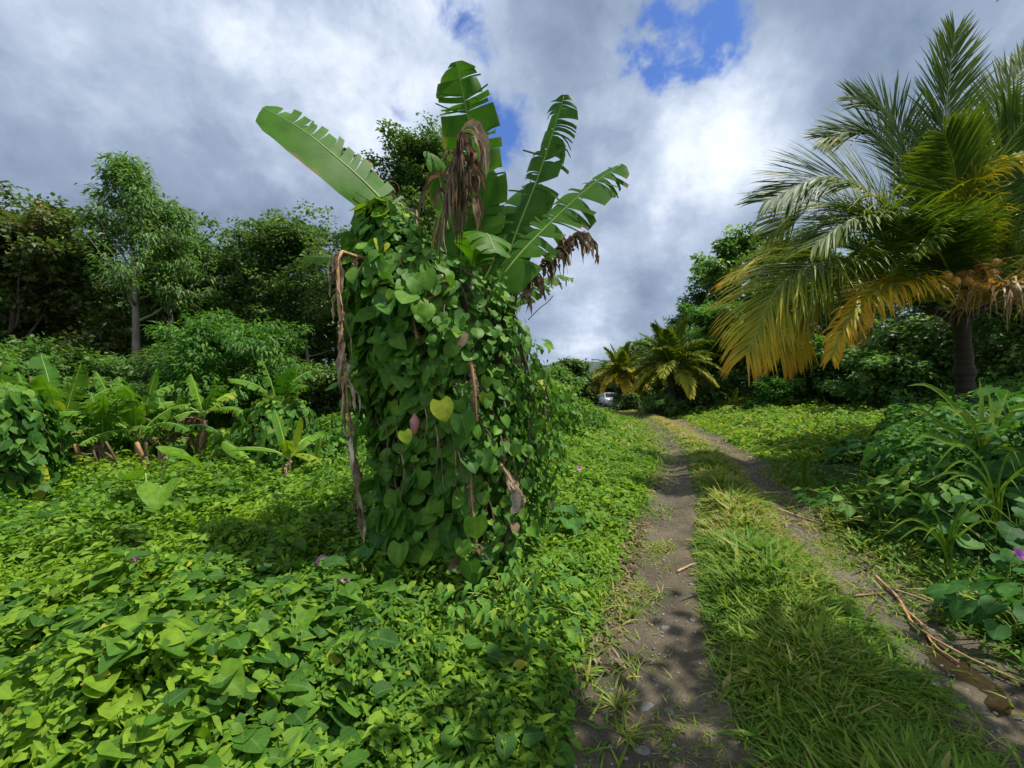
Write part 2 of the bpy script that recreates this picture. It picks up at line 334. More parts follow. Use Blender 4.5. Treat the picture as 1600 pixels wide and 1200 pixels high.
OVAL = [grid_leaf([(0, .03), (.3, .26), (.65, .22), (1, .01)], 3, f, c) for f, c in ((.35, .2), (.15, .35), (.5, .05))]
LANCE = [grid_leaf([(0, .02), (.35, .14), (.7, .10), (1, .005)], 3, f, c) for f, c in ((.4, .25), (.2, .45))]
def tri_leaf(w, fold, curl, mid=.45):
    v = np.array([(0, 0, 0), (-w, mid, fold*w), (0, mid, 0), (w, mid, fold*w), (0, 1, -curl)], float); l = np.array([(0, 0, 0), (-1, mid, 0), (0, mid, 0), (1, mid, 0), (0, 1, 0)], float)
    return v, l, [np.array([(0, 2, 1), (0, 3, 2), (1, 2, 4), (2, 3, 4)])]
TRI_WIDE = [tri_leaf(.34, .4, .2, .4), tri_leaf(.30, .15, .3, .45)]
TRI_NARROW = [tri_leaf(.16, .4, .3), tri_leaf(.14, .2, .5)]
BLADE = [grid_leaf([(0, .035), (.35, .04), (.7, .026), (1, .002)], 2, 0, c) for c in (.12, .35, .7)]
WBLADE = [grid_leaf([(0, .03), (.2, .06), (.5, .055), (.8, .03), (1, .003)], 3, .4, c) for c in (.15, .45, .8)]
def spread(b, tpls, pos, d, n, scale, tint, g, width=1.0):
    k = g.integers(0, len(tpls), len(pos)); scale = np.broadcast_to(scale, (len(pos),)); 
    for i, t in enumerate(tpls):
        m = k == i; b.leaves(t, pos[m], d[m], n[m], scale[m], tint[m], width)

# ------------------------------------------------------------------ terrain
TR = np.array([(-4, -2.1, -.1), (-1, -.55, 1.35), (1.7, .56, 2.5), (2.3, .72, 2.6), (2.9, .96, 2.76), (4.1, 1.45, 3.15), (5.6, 2.15, 3.78), (8.5, 3.3, 4.9),
               (12.5, 4.5, 6.05), (18, 5.75, 7.25), (22, 6.15, 7.65), (26, 6.1, 7.6), (32, 5.6, 7.1), (45, 3.5, 5.0), (70, 0, 1.5)])
def xl(y): return np.interp(y, TR[:, 0], TR[:, 1])
def xr(y): return np.interp(y, TR[:, 0], TR[:, 2])
def wl(y): return np.interp(y, [0, 2, 4, 8, 20], [.46, .37, .28, .25, .26])
def wr(y): return np.interp(y, [0, 2, 3, 5, 8, 20], [.5, .42, .33, .30, .28, .26])
def bank(x, y):                          # 0 on the track, 1 on the weedy bank right of it
    e = x-xr(y); eb = .38+np.maximum(0, 4.1-y)*1.0+np.maximum(0, y-4.7)*.55
    return sstep(eb, eb+.55, e+.5*(fbm(x*1.3, y*1.3, 5)-.5))*(1-sstep(8.0, 9.6, y-.12*(x-5)))
def veg(x, y):                           # height of the plant cover over the soil
    d = xl(y)-x; e = x-xr(y)
    left = .05+.07*sstep(.3, .7, d)+.26*sstep(.7, 2.0, d)
    left = left*(.65+.7*fbm(x*.9, y*.9, 1))+.26*sstep(.52, .8, fbm(x*.6, y*.6, 3))*sstep(1.2, 2.5, d)
    right = .05+.12*sstep(.3, 1.2, e)+.22*sstep(1.0, 2.2, e)*sstep(7, 10, y)
    right = right*(.6+.8*fbm(x*1.1, y*1.1, 2))
    return np.where(x < (xl(y)+xr(y))/2, left, right)+bank(x, y)*.32*(.4+1.2*fbm(x*1.6, y*1.6, 9))
def terr(x, y):
    x = np.asarray(x, float); y = np.asarray(y, float)
    z = .05*(fbm(x*.5, y*.5, 21)-.5)-.03*sstep(18, 40, y)*np.minimum(y-18, 60)
    near = 1-sstep(30, 45, y)
    for c, w in ((xl(y), wl(y)), (xr(y), wr(y))):
        z = z-near*.055*np.exp(-((x-c)/(w*.9))**2)
    z = z+.05*near*np.exp(-((x-(xl(y)+xr(y))/2)/.5)**2)
    z = z+bank(x, y)*(.42+.25*fbm(x*.8, y*.8, 8))+.25*sstep(2, 6, x-xr(y))*(1-sstep(25, 40, y))
    return z-.2*sstep(4, 16, -x)*0+.015*np.maximum(0, np.abs(x)-30)*0
def ground_pt(px, py, up=0.0):           # where the sight line of a pixel meets the plant-free ground
    Y = 3.0
    for _ in range(30):
        X = (px-800)/F*Y; Y = (CAM_Z-float(terr(X, Y))-up)*F/max(py-600, 1e-3)
    return np.array([(px-800)/F*Y, Y, float(terr((px-800)/F*Y, Y))+up])

def sheet(name, xs, ys, mat, kind='structure', lift=0.0):
    X, Y = np.meshgrid(xs, ys); v = np.stack([X, Y, terr(X, Y)+lift], -1)
    b = Batch(); b.grid(v); return tag(b.build(name, mat), kind=kind)
gx = np.concatenate([[-3000, -900, -300, -120, -60, -35], np.arange(-22, -6, .5), np.arange(-6, 9, .07), np.arange(9, 26, .5), [35, 60, 120, 300, 900, 3000]])
gy = np.concatenate([[-600, -120, -40, -12, -6], np.arange(-3, 9, .07), np.arange(9, 30, .3), np.arange(30, 80, 2.5), [90, 120, 200, 400, 900, 2500]])
sheet('ground', gx, gy, M['ground'])
def rut(cx, wd, seed):                   # the worn wheel lane, its edges frayed
    ys = np.concatenate([np.arange(-3, 9, .05), np.arange(9, 45, .25)]); u = np.linspace(-1, 1, 17)
    c = cx(ys); hw = wd(ys)
    el = hw*(1+.5*(fbm(ys*2.5, ys*0, seed)-.4)); er = hw*(1+.5*(fbm(ys*2.5, ys*0, seed+1)-.4))
    off = np.where(u[None] < 0, u[None]*el[:, None], u[None]*er[:, None])*1.25
    X = c[:, None]+off; Y = np.broadcast_to(ys[:, None], X.shape)
    Z = terr(X, Y)+.006+.022*(fbm(X*6, Y*6, seed+2)-.5)*(1-u[None]**2)-.004*(u[None]**8)
    b = Batch(); b.grid(np.stack([X, Y, Z], -1)); return tag(b.build('dirt_track', M['soil']), kind='structure')
rut(xl, wl, 31); rut(xr, wr, 41)
def puddle():
    c = ground_pt(1445, 1040); b = Batch(); k = 40; a = np.linspace(0, 2*math.pi, k, endpoint=False)
    rr = .75+.5*fbm(np.cos(a)*2+5, np.sin(a)*2+5, 3)
    x = c[0]+.30*rr*np.cos(a)+.10*np.sin(a); y = c[1]+.40*rr*np.sin(a)
    z = np.full(k, float(terr(xr(c[1]), c[1]))+.014)
    b.add(np.stack([x, y, z], -1), [np.arange(k)[None]]); tag(b.build('puddle', M['water']), kind='structure')
puddle()
def hills():
    b = Batch(); xs = np.linspace(-900, 900, 200); rows = []
    for k, (dy, f) in enumerate(((0, 0), (60, .55), (140, 1), (260, .6), (400, 0))):
        h = (28+26*fbm(xs*.006+3, xs*0+k*.15, 5)+9*fbm(xs*.03, xs*0+k*.6, 6))*f
        rows.append(np.stack([xs, np.full_like(xs, 700+dy), h-3], -1))
    b.grid(np.array(rows)); tag(b.build('hills', M['hill']), kind='structure')
hills()

# ------------------------------------------------------------------ plant cover (uncountable)
def scatter(n, x0, x1, y0, y1, g, pw=1.0):           # denser towards the camera
    y = y0+(y1-y0)*g.random(n)**pw; return x0+(x1-x0)*g.random(n), y
def in_view(x, y, m=.25): return (y > 0.9) & (np.abs(x) < 1.25*y+m+.35)
def cover_leaves(b, x, y, g, tpls, size, up, tint, spreadn=.6, hang=.0, hfrac=(.55, 1.05)):
    n = len(x); h = veg(x, y)*(.55+.9*vnoise(x*4.2, y*4.2, 44)); z = terr(x, y)+h*(hfrac[0]+(hfrac[1]-hfrac[0])*g.random(n))+up
    eps = .06
    gxn = (veg(x+eps, y)+terr(x+eps, y)-veg(x-eps, y)-terr(x-eps, y))/(2*eps); gyn = (veg(x, y+eps)+terr(x, y+eps)-veg(x, y-eps)-terr(x, y-eps))/(2*eps)
    nn = np.stack([-gxn, -gyn, np.ones(n)], -1)+g.normal(0, spreadn*(.62 if tpls is HEART else 1), (n, 3)); nn[:, 2] = np.abs(nn[:, 2])+.25
    a = 9*fbm(x*.8, y*.8, 45)+g.normal(0, 1.0, n); d = np.stack([np.cos(a), np.sin(a), g.normal(-.15-hang, .25, n)], -1)
    nn = nrm(nn); d = d-nn*np.sum(d*nn, -1, keepdims=True)
    spread(b, tpls, np.stack([x, y, z], -1), d, nn, size, tint, g)

def left_cover():
    g = rng(101); b = Batch()
    def lay(n, y0, y1, pw, tpls, lo, hi, patch, tb, keep=None, hf=(.5, 1.05), up=0, x0=None):
        y = y0+(y1-y0)*g.random(n)**pw; x = -1.3*y-.5+(xl(y)-.25+1.3*y+.5)*g.random(n)
        m = in_view(x, y) & (x < xl(y)-wl(y)*(.8+.8*g.random(n)))
        p = patch(x, y); m &= g.random(n) < p
        if keep is not None: m &= keep(x, y)
        x, y = x[m], y[m]; k = len(x); s = lo+(hi-lo)*g.random(k)**1.6
        t = np.clip(tb+.26*g.normal(size=k)+.9*(fbm(x*.7, y*.7, 61)-.5)+.4*(fbm(x*3, y*3, 62)-.5), 0, .88); t = np.where(g.random(k) < .005, 1.0, t)
        cover_leaves(b, x, y, g, tpls, s, up, t, hfrac=hf)
    dd = lambda x, y: xl(y)-x
    big = lambda x, y: sstep(.46, .64, fbm(x*.9+4, y*.9, 71)+.09*sstep(2.4, 1.7, y))*sstep(.9, 1.7, dd(x, y))*(.35+.4*sstep(2.8, 1.8, y))+.04
    small = lambda x, y: (1-.4*sstep(.46, .64, fbm(x*.9+4, y*.9, 71)))*sstep(.05, .5, dd(x, y))
    lay(8000, 1.0, 3.4, .8, HEART, .05, .125, big, .32, up=.03)
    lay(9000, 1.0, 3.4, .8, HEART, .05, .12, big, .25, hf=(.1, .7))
    lay(46000, 1.0, 3.6, .8, OVAL, .025, .065, small, .68, up=.02)
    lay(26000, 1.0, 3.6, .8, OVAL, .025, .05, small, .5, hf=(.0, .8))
    lay(9000, 1.0, 4, .8, LANCE, .05, .11, small, .75, up=.03)
    lay(9000, 1.0, 3.6, .8, HEART_L, .03, .07, small, .72, up=.01)
    lay(34000, 3.2, 9.5, .75, HEART_L, .05, .12, lambda x, y: .22+big(x, y), .55, up=.01)
    lay(70000, 3.2, 9.5, .75, OVAL, .035, .09, small, .7, up=.02)
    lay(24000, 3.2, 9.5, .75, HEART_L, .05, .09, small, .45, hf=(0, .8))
    lay(22000, 9.2, 26, .8, TRI_WIDE, .10, .22, lambda x, y: small(x, y), .68)
    tag(b.build('vine_ground_cover', M['cover']), kind='stuff')
left_cover()

def right_cover():
    g = rng(111); b = Batch()
    def lay(n, y0, y1, pw, tpls, lo, hi, dens, tb, hf=(.3, 1.1), up=0):
        y = y0+(y1-y0)*g.random(n)**pw; x = xr(y)+.25+(np.maximum(1.3*y+1.2-xr(y), .5))*g.random(n)
        m = in_view(x, y) & (x > xr(y)+wr(y)*(.8+.8*g.random(n))); m &= g.random(n) < dens(x, y)
        x, y = x[m], y[m]; k = len(x); s = lo+(hi-lo)*g.random(k)**1.6
        t = np.clip(tb+.22*g.normal(size=k)+.5*(fbm(x*.8, y*.8, 63)-.5), 0, .96)
        cover_leaves(b, x, y, g, tpls, s, up, t, hfrac=hf, spreadn=.6)
    pat = lambda x, y: sstep(.4, .6, fbm(x*1.2, y*1.2, 73))
    lay(9000, 1.3, 9.5, .8, HEART, .08, .19, lambda x, y: bank(x, y)*(.15+.85*pat(x, y)), .4, up=.05)
    lay(26000, 1.3, 9.5, .8, OVAL, .05, .12, lambda x, y: bank(x, y)*(1-.5*pat(x, y))+.12, .6, (.0, 1.2))
    lay(16000, 1.3, 9.5, .8, LANCE, .09, .2, lambda x, y: bank(x, y)*.8+.1, .6, (.1, 1.3))
    lay(14000, 1.3, 5, .8, OVAL, .025, .05, lambda x, y: 1-bank(x, y), .55)
    tag(b.build('weedy_undergrowth', M['weed']), kind='stuff')
    b = Batch()
    lay(52000, 8.3, 30, .9, TRI_WIDE, .10, .2, lambda x, y: (1-bank(x, y))*sstep(.05, .5, x-xr(y)), .72)
    lay(26000, 8.3, 18, .8, TRI_NARROW, .12, .3, lambda x, y: (1-bank(x, y))*sstep(.05, .5, x-xr(y)), .8)
    tag(b.build('low_green_field', M['cover']), kind='stuff')
right_cover()

def grasses():
    g = rng(121); b = Batch()
    def lay(n, y0, y1, pw, xc, half, lo, hi, tb, tpls, dens=None, wd=1.0, up=1.0):
        y = y0+(y1-y0)*g.random(n)**pw; u = g.normal(0, .42, n); x = xc(y)+half(y)*u
        m = in_view(x, y, .8) & (np.abs(u) < 1.05)
        if dens is not None: m &= g.random(n) < dens(x, y)
        x, y, u = x[m], y[m], u[m]; k = len(x)
        s = (lo+(hi-lo)*g.random(k)**1.5)*(1.15-.5*np.abs(u))*(.35+1.3*fbm(x*2.2, y*2.2, 81))
        a = g.random(k)*2*math.pi; d = np.stack([np.cos(a)*.75, np.sin(a)*.75, up*(.25+.9*g.random(k))], -1)
        nn = np.stack([np.cos(a)*-.6, np.sin(a)*-.6, np.ones(k)], -1)+g.normal(0, .2, (k, 3))
        t = np.clip(tb+.05+.08*sstep(2.2, 4.5, y)+.17*g.normal(size=k)+.7*(fbm(x*1.3, y*1.3, 83)-.5), 0, 1)
        spread(b, tpls, np.stack([x, y, terr(x, y)], -1), d, nn, s, t, g, wd)
    mid = lambda y: (xl(y)+xr(y))/2+.05
    hm = lambda y: np.maximum((xr(y)-xl(y))/2-.40, .25)*1.12
    lay(44000, 1.0, 4.2, .7, mid, hm, .05, .18, .58, BLADE, wd=.85, up=.75)
    lay(7000, 1.0, 4.2, .7, mid, hm, .07, .19, .5, WBLADE, wd=1.05, up=.7)
    lay(14000, 1.0, 6, .7, mid, hm, .025, .06, .5, OVAL, up=.6)
    lay(28000, 4.0, 9, .8, mid, hm, .07, .2, .74, BLADE, wd=1.4, up=.8)
    lay(3000, 3.0, 9, .8, mid, hm, .12, .28, .55, WBLADE, wd=1.2)
    lay(200, 2.2, 9, .8, mid, hm, .26, .4, .7, BLADE, wd=.5, up=1.6)
    lay(14000, 8.5, 24, .8, mid, hm, .07, .17, .84, BLADE, wd=2.6, up=.8)
    lay(5000, 1.0, 5, .7, mid, hm, .05, .12, .45, LANCE, up=.7, wd=1.4)
    lay(5000, 4, 12, .8, mid, hm, .06, .14, .6, LANCE, up=.7, wd=1.4)
    tag(b.build('grass_strip', M['grass']), kind='stuff')
    b = Batch()
    patch = lambda x, y: sstep(.50, .66, fbm(x*2.2, y*2.2, 87))
    for c, w in ((xl, wl), (xr, wr)):
        lay(16000, 1.0, 6, .75, c, lambda y: w(y)*2.2, .025, .09, .68, BLADE, dens=lambda x, y: .06+patch(x, y), wd=1.0, up=.6)
        lay(9000, 6, 22, .8, c, lambda y: w(y)*2.4, .04, .10, .85, BLADE, dens=lambda x, y: .25+.6*patch(x, y), wd=2.6, up=.6)
    lay(9000, 1.0, 8, .8, lambda y: xl(y)-.42, lambda y: .38+0*y, .02, .05, .55, OVAL, dens=lambda x, y: .15+patch(x, y), up=.5)
    lay(5000, 1.0, 8, .8, lambda y: xl(y)+.1, lambda y: .5+0*y, .015, .035, .5, OVAL, dens=patch, up=.5)
    lay(6000, 1.0, 8, .8, lambda y: xr(y), lambda y: .55+0*y, .015, .04, .45, OVAL, dens=patch, up=.5)
    lay(18000, 1.6, 9, .8, lambda y: xl(y)-.75, lambda y: .8+0*y, .05, .16, .55, BLADE, wd=1.5)
    lay(16000, 8, 24, .8, lambda y: xl(y)-1.2, lambda y: 1.6+0*y, .12, .3, .55, BLADE, wd=2.6)
    lay(9000, 1.2, 8, .8, lambda y: xr(y)+.6, lambda y: .7+0*y, .06, .22, .5, BLADE, wd=1.3)
    tag(b.build('verge_grass', M['grass']), kind='stuff')
    b = Batch()                                       # dead leaf litter at the left edge of the lane
    n = 5200; y = 1.2+6*g.random(n)**.8; x = xl(y)-.15-.75*g.random(n)
    m = (fbm(x*1.4, y*1.4, 89) > .42); x, y = x[m], y[m]; k = len(x)
    d = np.stack([g.normal(size=k), g.normal(size=k), g.normal(0, .2, k)], -1); nn = np.stack([g.normal(0, .4, k), g.normal(0, .4, k), np.ones(k)], -1)
    spread(b, LANCE+OVAL, np.stack([x, y, terr(x, y)+.01+.03*g.random(k)], -1), d, nn, .02+.06*g.random(k)**2, .1+.6*g.random(k), g)
    tag(b.build('leaf_litter', M['dry']), kind='stuff')
    b = Batch()                                       # fine gravel
    oc = np.array([(1, 0, 0), (-1, 0, 0), (0, 1, 0), (0, -1, 0), (0, 0, .7), (0, 0, -.7)], float); ft = np.array([(0, 2, 4), (2, 1, 4), (1, 3, 4), (3, 0, 4), (2, 0, 5), (1, 2, 5), (3, 1, 5), (0, 3, 5)])
    for c, w in ((xl, wl), (xr, wr)):
        n = 2600; y = 1.0+8*g.random(n)**.9; x = c(y)+w(y)*g.normal(0, .55, n); s = .003+.012*g.random(n)**4
        v = np.stack([x, y, terr(x, y)+.008], -1)[:, None]+oc[None]*s[:, None, None]*(.7+.6*g.random((n, 6, 1)))
        b.add(v, [(ft[None]+(np.arange(n)*6)[:, None, None]).reshape(-1, 3)])
    tag(b.build('gravel', M['stone'], smooth=False), kind='stuff')
grasses()

# ------------------------------------------------------------------ banana leaves and plants
def banana_blade(b, mid, up, width, tear, droop, g, tint=.5, profile=None, fold=.15, nst=70, crumple=0.0, side=(1, 1), fin=.045, shrink=.08, sweep=.2, lat=1.0):
    """torn blade along a midrib curve: strips on both sides, each sagging by itself"""
    n = nst; c = bez(mid, n); L = np.linalg.norm(np.diff(c, axis=0), axis=1).sum()
    t = np.linspace(0, 1, n); T_ = nrm(np.gradient(c, axis=0)); up = np.asarray(up, float)
    if up.ndim == 1: up = np.broadcast_to(up, (n, 3))
    sd = nrm(np.cross(T_, up)); nr = np.cross(sd, T_)
    w = np.interp(t, *(profile or ([0, .04, .15, .4, .7, .88, .96, 1], [.10, .35, .82, 1, .97, .82, .6, .22])))*width
    cols = 5; s = np.linspace(0, 1, cols)
    for sg in (-1, 1):
        tear_s = tear*side[0 if sg < 0 else 1]
        i = 0
        while i < n-1:
            ln = int(1+g.exponential(1.0/max(tear_s, .01))*n*fin) if tear > 0 else n
            ln = max(1, ln); j = min(n-1, i+ln); 
            j = n-1 if n-1-j < 2 else j
            k = j-i+1; tt = np.arange(i, j+1)
            dr = droop*(.4+1.2*g.random()**1.5)+.2*g.normal()*min(tear, 1.5); sweep_ = sweep+.12*g.normal()*tear; wl_ = 1-.16*g.random()**2*min(1, tear)
            gap = np.linspace(0, 1, k)-.5                   # narrow the strip towards its free end
            base = c[tt]; Wd = (w[tt]*wl_)[:, None]
            v = np.zeros((k, cols, 3))
            for q, sv in enumerate(s):
                ang = fold-dr*sv
                o = sd[tt]*(sg*sv*np.cos(ang)*lat)*Wd+nr[tt]*(np.sin(ang)*sv)*Wd+T_[tt]*(sweep_*sv*(.4+.6*sv))*Wd
                sh = -gap[:, None]*T_[tt]*(L/n)*k*shrink*sv*min(1, tear)
                v[:, q] = base+o+sh
                v[:, q, 2] -= .35*droop*sv*sv*w[tt]
                if crumple: v[:, q] += nr[tt]*(g.normal(0, crumple, k)*sv*w[tt])[:, None]+sd[tt]*(g.normal(0, crumple*.7, k)*sv*w[tt])[:, None]
            lf = np.zeros((k, cols, 3)); lf[:, :, 0] = s[None]*sg; lf[:, :, 1] = t[tt][:, None]
            lf[:, :, 2] = np.clip(tint+.05*g.normal()+(.06*s[None] if not crumple else .25*(g.random((k, 1))-.5)), 0, 1)
            if sg > 0: v = v[:, ::-1]; lf = lf[:, ::-1]
            b.grid(v, lf.reshape(-1, 3)); i = j
    return c
def banana_leaf(root, mid, up, width, tear, droop, g, tint=.5, rib=.011, name='leaf', label=None, **kw):
    b = Batch(); c = banana_blade(b, mid, up, width, tear, droop, g, tint, **kw)
    dead = name == 'dead_leaf'
    o = b.build(name, M['dry' if dead else 'banana'], root)
    if label: o['label'] = label
    r = Batch(); k = len(c); r.tube(c[::2], np.linspace(rib, rib*.22, len(c[::2])), 6); r.build('midrib', M['dryrib' if dead else 'midrib'], o)
    return o

def tatters(root, path, n, lo, hi, wid, g, tint=.5, label=None, rib=.010, spreadv=.5, u0=0.0, stiff=.35):
    # a dead leaf: bare rib with many fibrous ribbons hanging from it
    m = 40; c = bez(path, m); T_ = nrm(np.gradient(c, axis=0)); t = np.linspace(0, 1, m); b = Batch(); seg = 9
    for k in range(n):
        u = u0+(1-u0)*g.random(); p = np.array([np.interp(u, t, c[:, i]) for i in range(3)]); tg = np.array([np.interp(u, t, T_[:, i]) for i in range(3)])
        d = nrm(tg*.6+g.normal(0, spreadv, 3)+[0, 0, -.2]); L = lo+(hi-lo)*g.random()**1.6; w = wid*(.35+.9*g.random()**1.5); pl = [p]
        for q in range(seg): p = p+d*L/seg; pl.append(p); d = nrm(d+[0, 0, -stiff*(1+.5*q/seg)]+g.normal(0, .16, 3))
        pl = np.array(pl); tt = nrm(np.gradient(pl, axis=0)); a0 = g.random()*6.28; tw = a0+np.cumsum(g.normal(0, .28, seg+1))
        ax = nrm(np.cross(tt, np.array([.3, .8, .2]))); ay = np.cross(tt, ax); sd = ax*np.cos(tw)[:, None]+ay*np.sin(tw)[:, None]; nn_ = np.cross(tt, sd)
        ww = (w*np.interp(np.linspace(0, 1, seg+1), [0, .15, .6, .9, 1], [.5, 1, .9, .5, .08])*(1+.25*g.normal(size=seg+1)))[:, None]
        v = np.stack([pl-sd*ww+nn_*ww*.5, pl, pl+sd*ww+nn_*ww*.5], 1); lf = np.zeros((seg+1, 3, 3)); lf[:, :, 0] = [-1, 0, 1]
        lf[:, :, 2] = np.clip(tint+.2*g.normal()+.1*g.normal(size=(seg+1, 1)), 0, 1); b.grid(v, lf.reshape(-1, 3))
    o = b.build('dead_leaf', M['dry'], root)
    if label: o['label'] = label
    r = Batch(); r.tube(c[::2], np.linspace(rib, rib*.4, 20), 6); r.build('midrib', M['dryrib'], o); return o

def main_banana():
    g = rng(5); Y = 3.6
    root = thing('banana_plant', 'tall banana plant with torn green and dead brown leaves rising from the vine-cloaked column', 'banana plant')
    b = Batch()
    for (x0, x1, y1, r0, r1) in ((700, 640, 330, .12, .07), (735, 735, 420, .13, .08), (760, 800, 450, .11, .06)):
        p0 = P(x0, 890, Y); p0[2] = -.05
        b.tube(bez([p0, P((x0*2+x1)/3+4, 700, Y), P((x0+x1*2)/3, 540, Y), P(x1, y1, Y)], 14), np.linspace(r0, r1, 14), 12)
    b.build('pseudostem', M['stem'], root)
    V = np.array
    facing = V([0, -1, .25])
    # left leaf, seen from below, whole lower half and ragged upper half
    banana_leaf(root, [P(640, 370, 3.6), P(585, 300, 3.55), P(525, 245, 3.4), P(460, 195, 3.3), P(410, 168, 3.25)], V([.55, -.75, .55]), .30, .5, .05, g, 0.48, fold=-.1, side=(.12, 3.2))
    # top leaf
    banana_leaf(root, [P(738, 430, 3.6), P(748, 320, 3.65), P(738, 220, 3.55), P(712, 96, 3.4)], V([-.1, -1, .1]), .27, 1.3, .25, g, 0.48, fold=.15, nst=110)
    # broad leaf behind the dead one
    banana_leaf(root, [P(715, 470, 3.7), P(722, 390, 3.75), P(735, 310, 3.8), P(745, 262, 3.85)], V([-.15, -1, .1]), .30, .12, .15, g, 0.44)
    banana_leaf(root, [P(735, 430, 3.55), P(745, 380, 3.4), P(760, 365, 3.2), P(775, 395, 3.05)], V([.3, -.4, .9]), .2, .3, .4, g, 0.52)
    # upright right leaf, shredded
    banana_leaf(root, [P(775, 450, 3.7), P(808, 360, 3.75), P(845, 265, 3.8), P(882, 148, 3.8)], V([-.35, -1, .2]), .25, 1.8, .7, g, 0.34, fold=.2, nst=100)
    # low right leaf
    banana_leaf(root, [P(745, 500, 3.3), P(790, 425, 3.35), P(860, 348, 3.5), P(930, 285, 3.6), P(972, 256, 3.65)], V([-.4, -.8, .5]), .27, 1.4, .35, g, 0.48, fold=.05, nst=110)
    banana_leaf(root, [P(755, 440, 3.9), P(790, 370, 4.0), P(822, 310, 4.1), P(850, 290, 4.15)], V([-.3, -1, .3]), .25, .5, .3, g, 0.31)
    banana_leaf(root, [P(800, 480, 3.8), P(840, 445, 3.9), P(880, 432, 4.0), P(896, 436, 4.0)], V([0, -.6, 1]), .13, 1.0, .5, g, 0.61)
    banana_leaf(root, [P(700, 360, 3.75), P(690, 300, 3.7), P(680, 258, 3.6), P(664, 248, 3.5)], V([.6, -.8, .2]), .13, .3, .2, g, 0.46)
    banana_leaf(root, [P(575, 410, 3.55), P(540, 404, 3.5), P(505, 402, 3.45), P(476, 400, 3.4)], V([.1, -.5, .8]), .10, .2, .3, g, 0.56)
    dp = ([0, .1, .3, .6, .85, 1], [.25, .8, 1, .9, .7, .3])
    D = lambda mid, up, w, lab, tint=.45, tear=1.2, droop=.9, cr=.16, rib=.012, **kw: banana_leaf(root, mid, up, w, tear, droop, g, tint, rib, 'dead_leaf', lab, profile=dp, crumple=cr, fold=-.3, shrink=.3, fin=.08, **kw)
    tatters(root, [P(668, 410, 3.3), P(690, 330, 3.25), P(714, 228, 3.2), P(722, 204, 3.16), P(719, 225, 3.1), P(706, 280, 3.08)], 85, .15, .72, .022, g, .33, 'brown dead leaf draped in front of the broad green leaf', spreadv=.13, u0=.30, stiff=.6)
    tatters(root, [P(722, 205, 3.2), P(735, 232, 3.15), P(746, 280, 3.12)], 16, .1, .4, .02, g, .3, 'thin brown shred of dead leaf', spreadv=.3)
    tatters(root, [P(600, 408, 3.3), P(560, 402, 3.15), P(531, 394, 3.0), P(528, 440, 2.95), P(535, 530, 2.93), P(544, 640, 2.92), P(556, 740, 2.9), P(565, 806, 2.9)], 62, .10, .34, .026, g, .66, 'long pale dead leaf hanging straight down at the left', rib=.016, spreadv=.26, u0=.08, stiff=.45)
    tatters(root, [P(790, 480, 3.4), P(840, 420, 3.45), P(890, 372, 3.5), P(918, 364, 3.55), P(930, 385, 3.55)], 90, .08, .30, .028, g, .55, 'brown dead leaf arching out to the right with hanging shreds', spreadv=.2, u0=.12, stiff=.6)
    tatters(root, [P(640, 350, 3.9), P(610, 300, 3.85), P(570, 255, 3.8), P(540, 232, 3.8)], 50, .08, .30, .018, g, .45, 'dead grey leaf behind the left green leaf', spreadv=.4)
    D([P(690, 430, 3.0), P(694, 450, 2.95), P(650, 480, 2.88), P(652, 540, 2.85)], V([0, -1, 0]), .05, None, .5, 1, .6)
    tatters(root, [P(782, 725, 2.80), P(795, 745, 2.78), P(812, 775, 2.76)], 9, .1, .26, .038, g, .8, 'pale dry leaf caught low on the vine column', spreadv=.25)
    D([P(735, 560, 2.8), P(742, 610, 2.78), P(745, 660, 2.78)], V([.2, -1, .1]), .04, None, .45, 1, .5)
    D([P(735, 730, 2.84), P(738, 790, 2.82), P(745, 850, 2.82)], V([.2, -1, .1]), .03, None, .55, 1, .5)
    c = P(648, 662, 2.83); bb = Batch(); bb.tube(bez([c+V([0, 0, .07]), c+V([0, 0, .045]), c, c-V([0, 0, .05]), c-V([0, 0, .085])], 9), [.006, .018, .032, .036, .034, .03, .024, .014, .003], 10); bb.build('flower_bud', M['pink'], root)
    settle(root, Vector((-.4, 3.6, 0)))
main_banana()

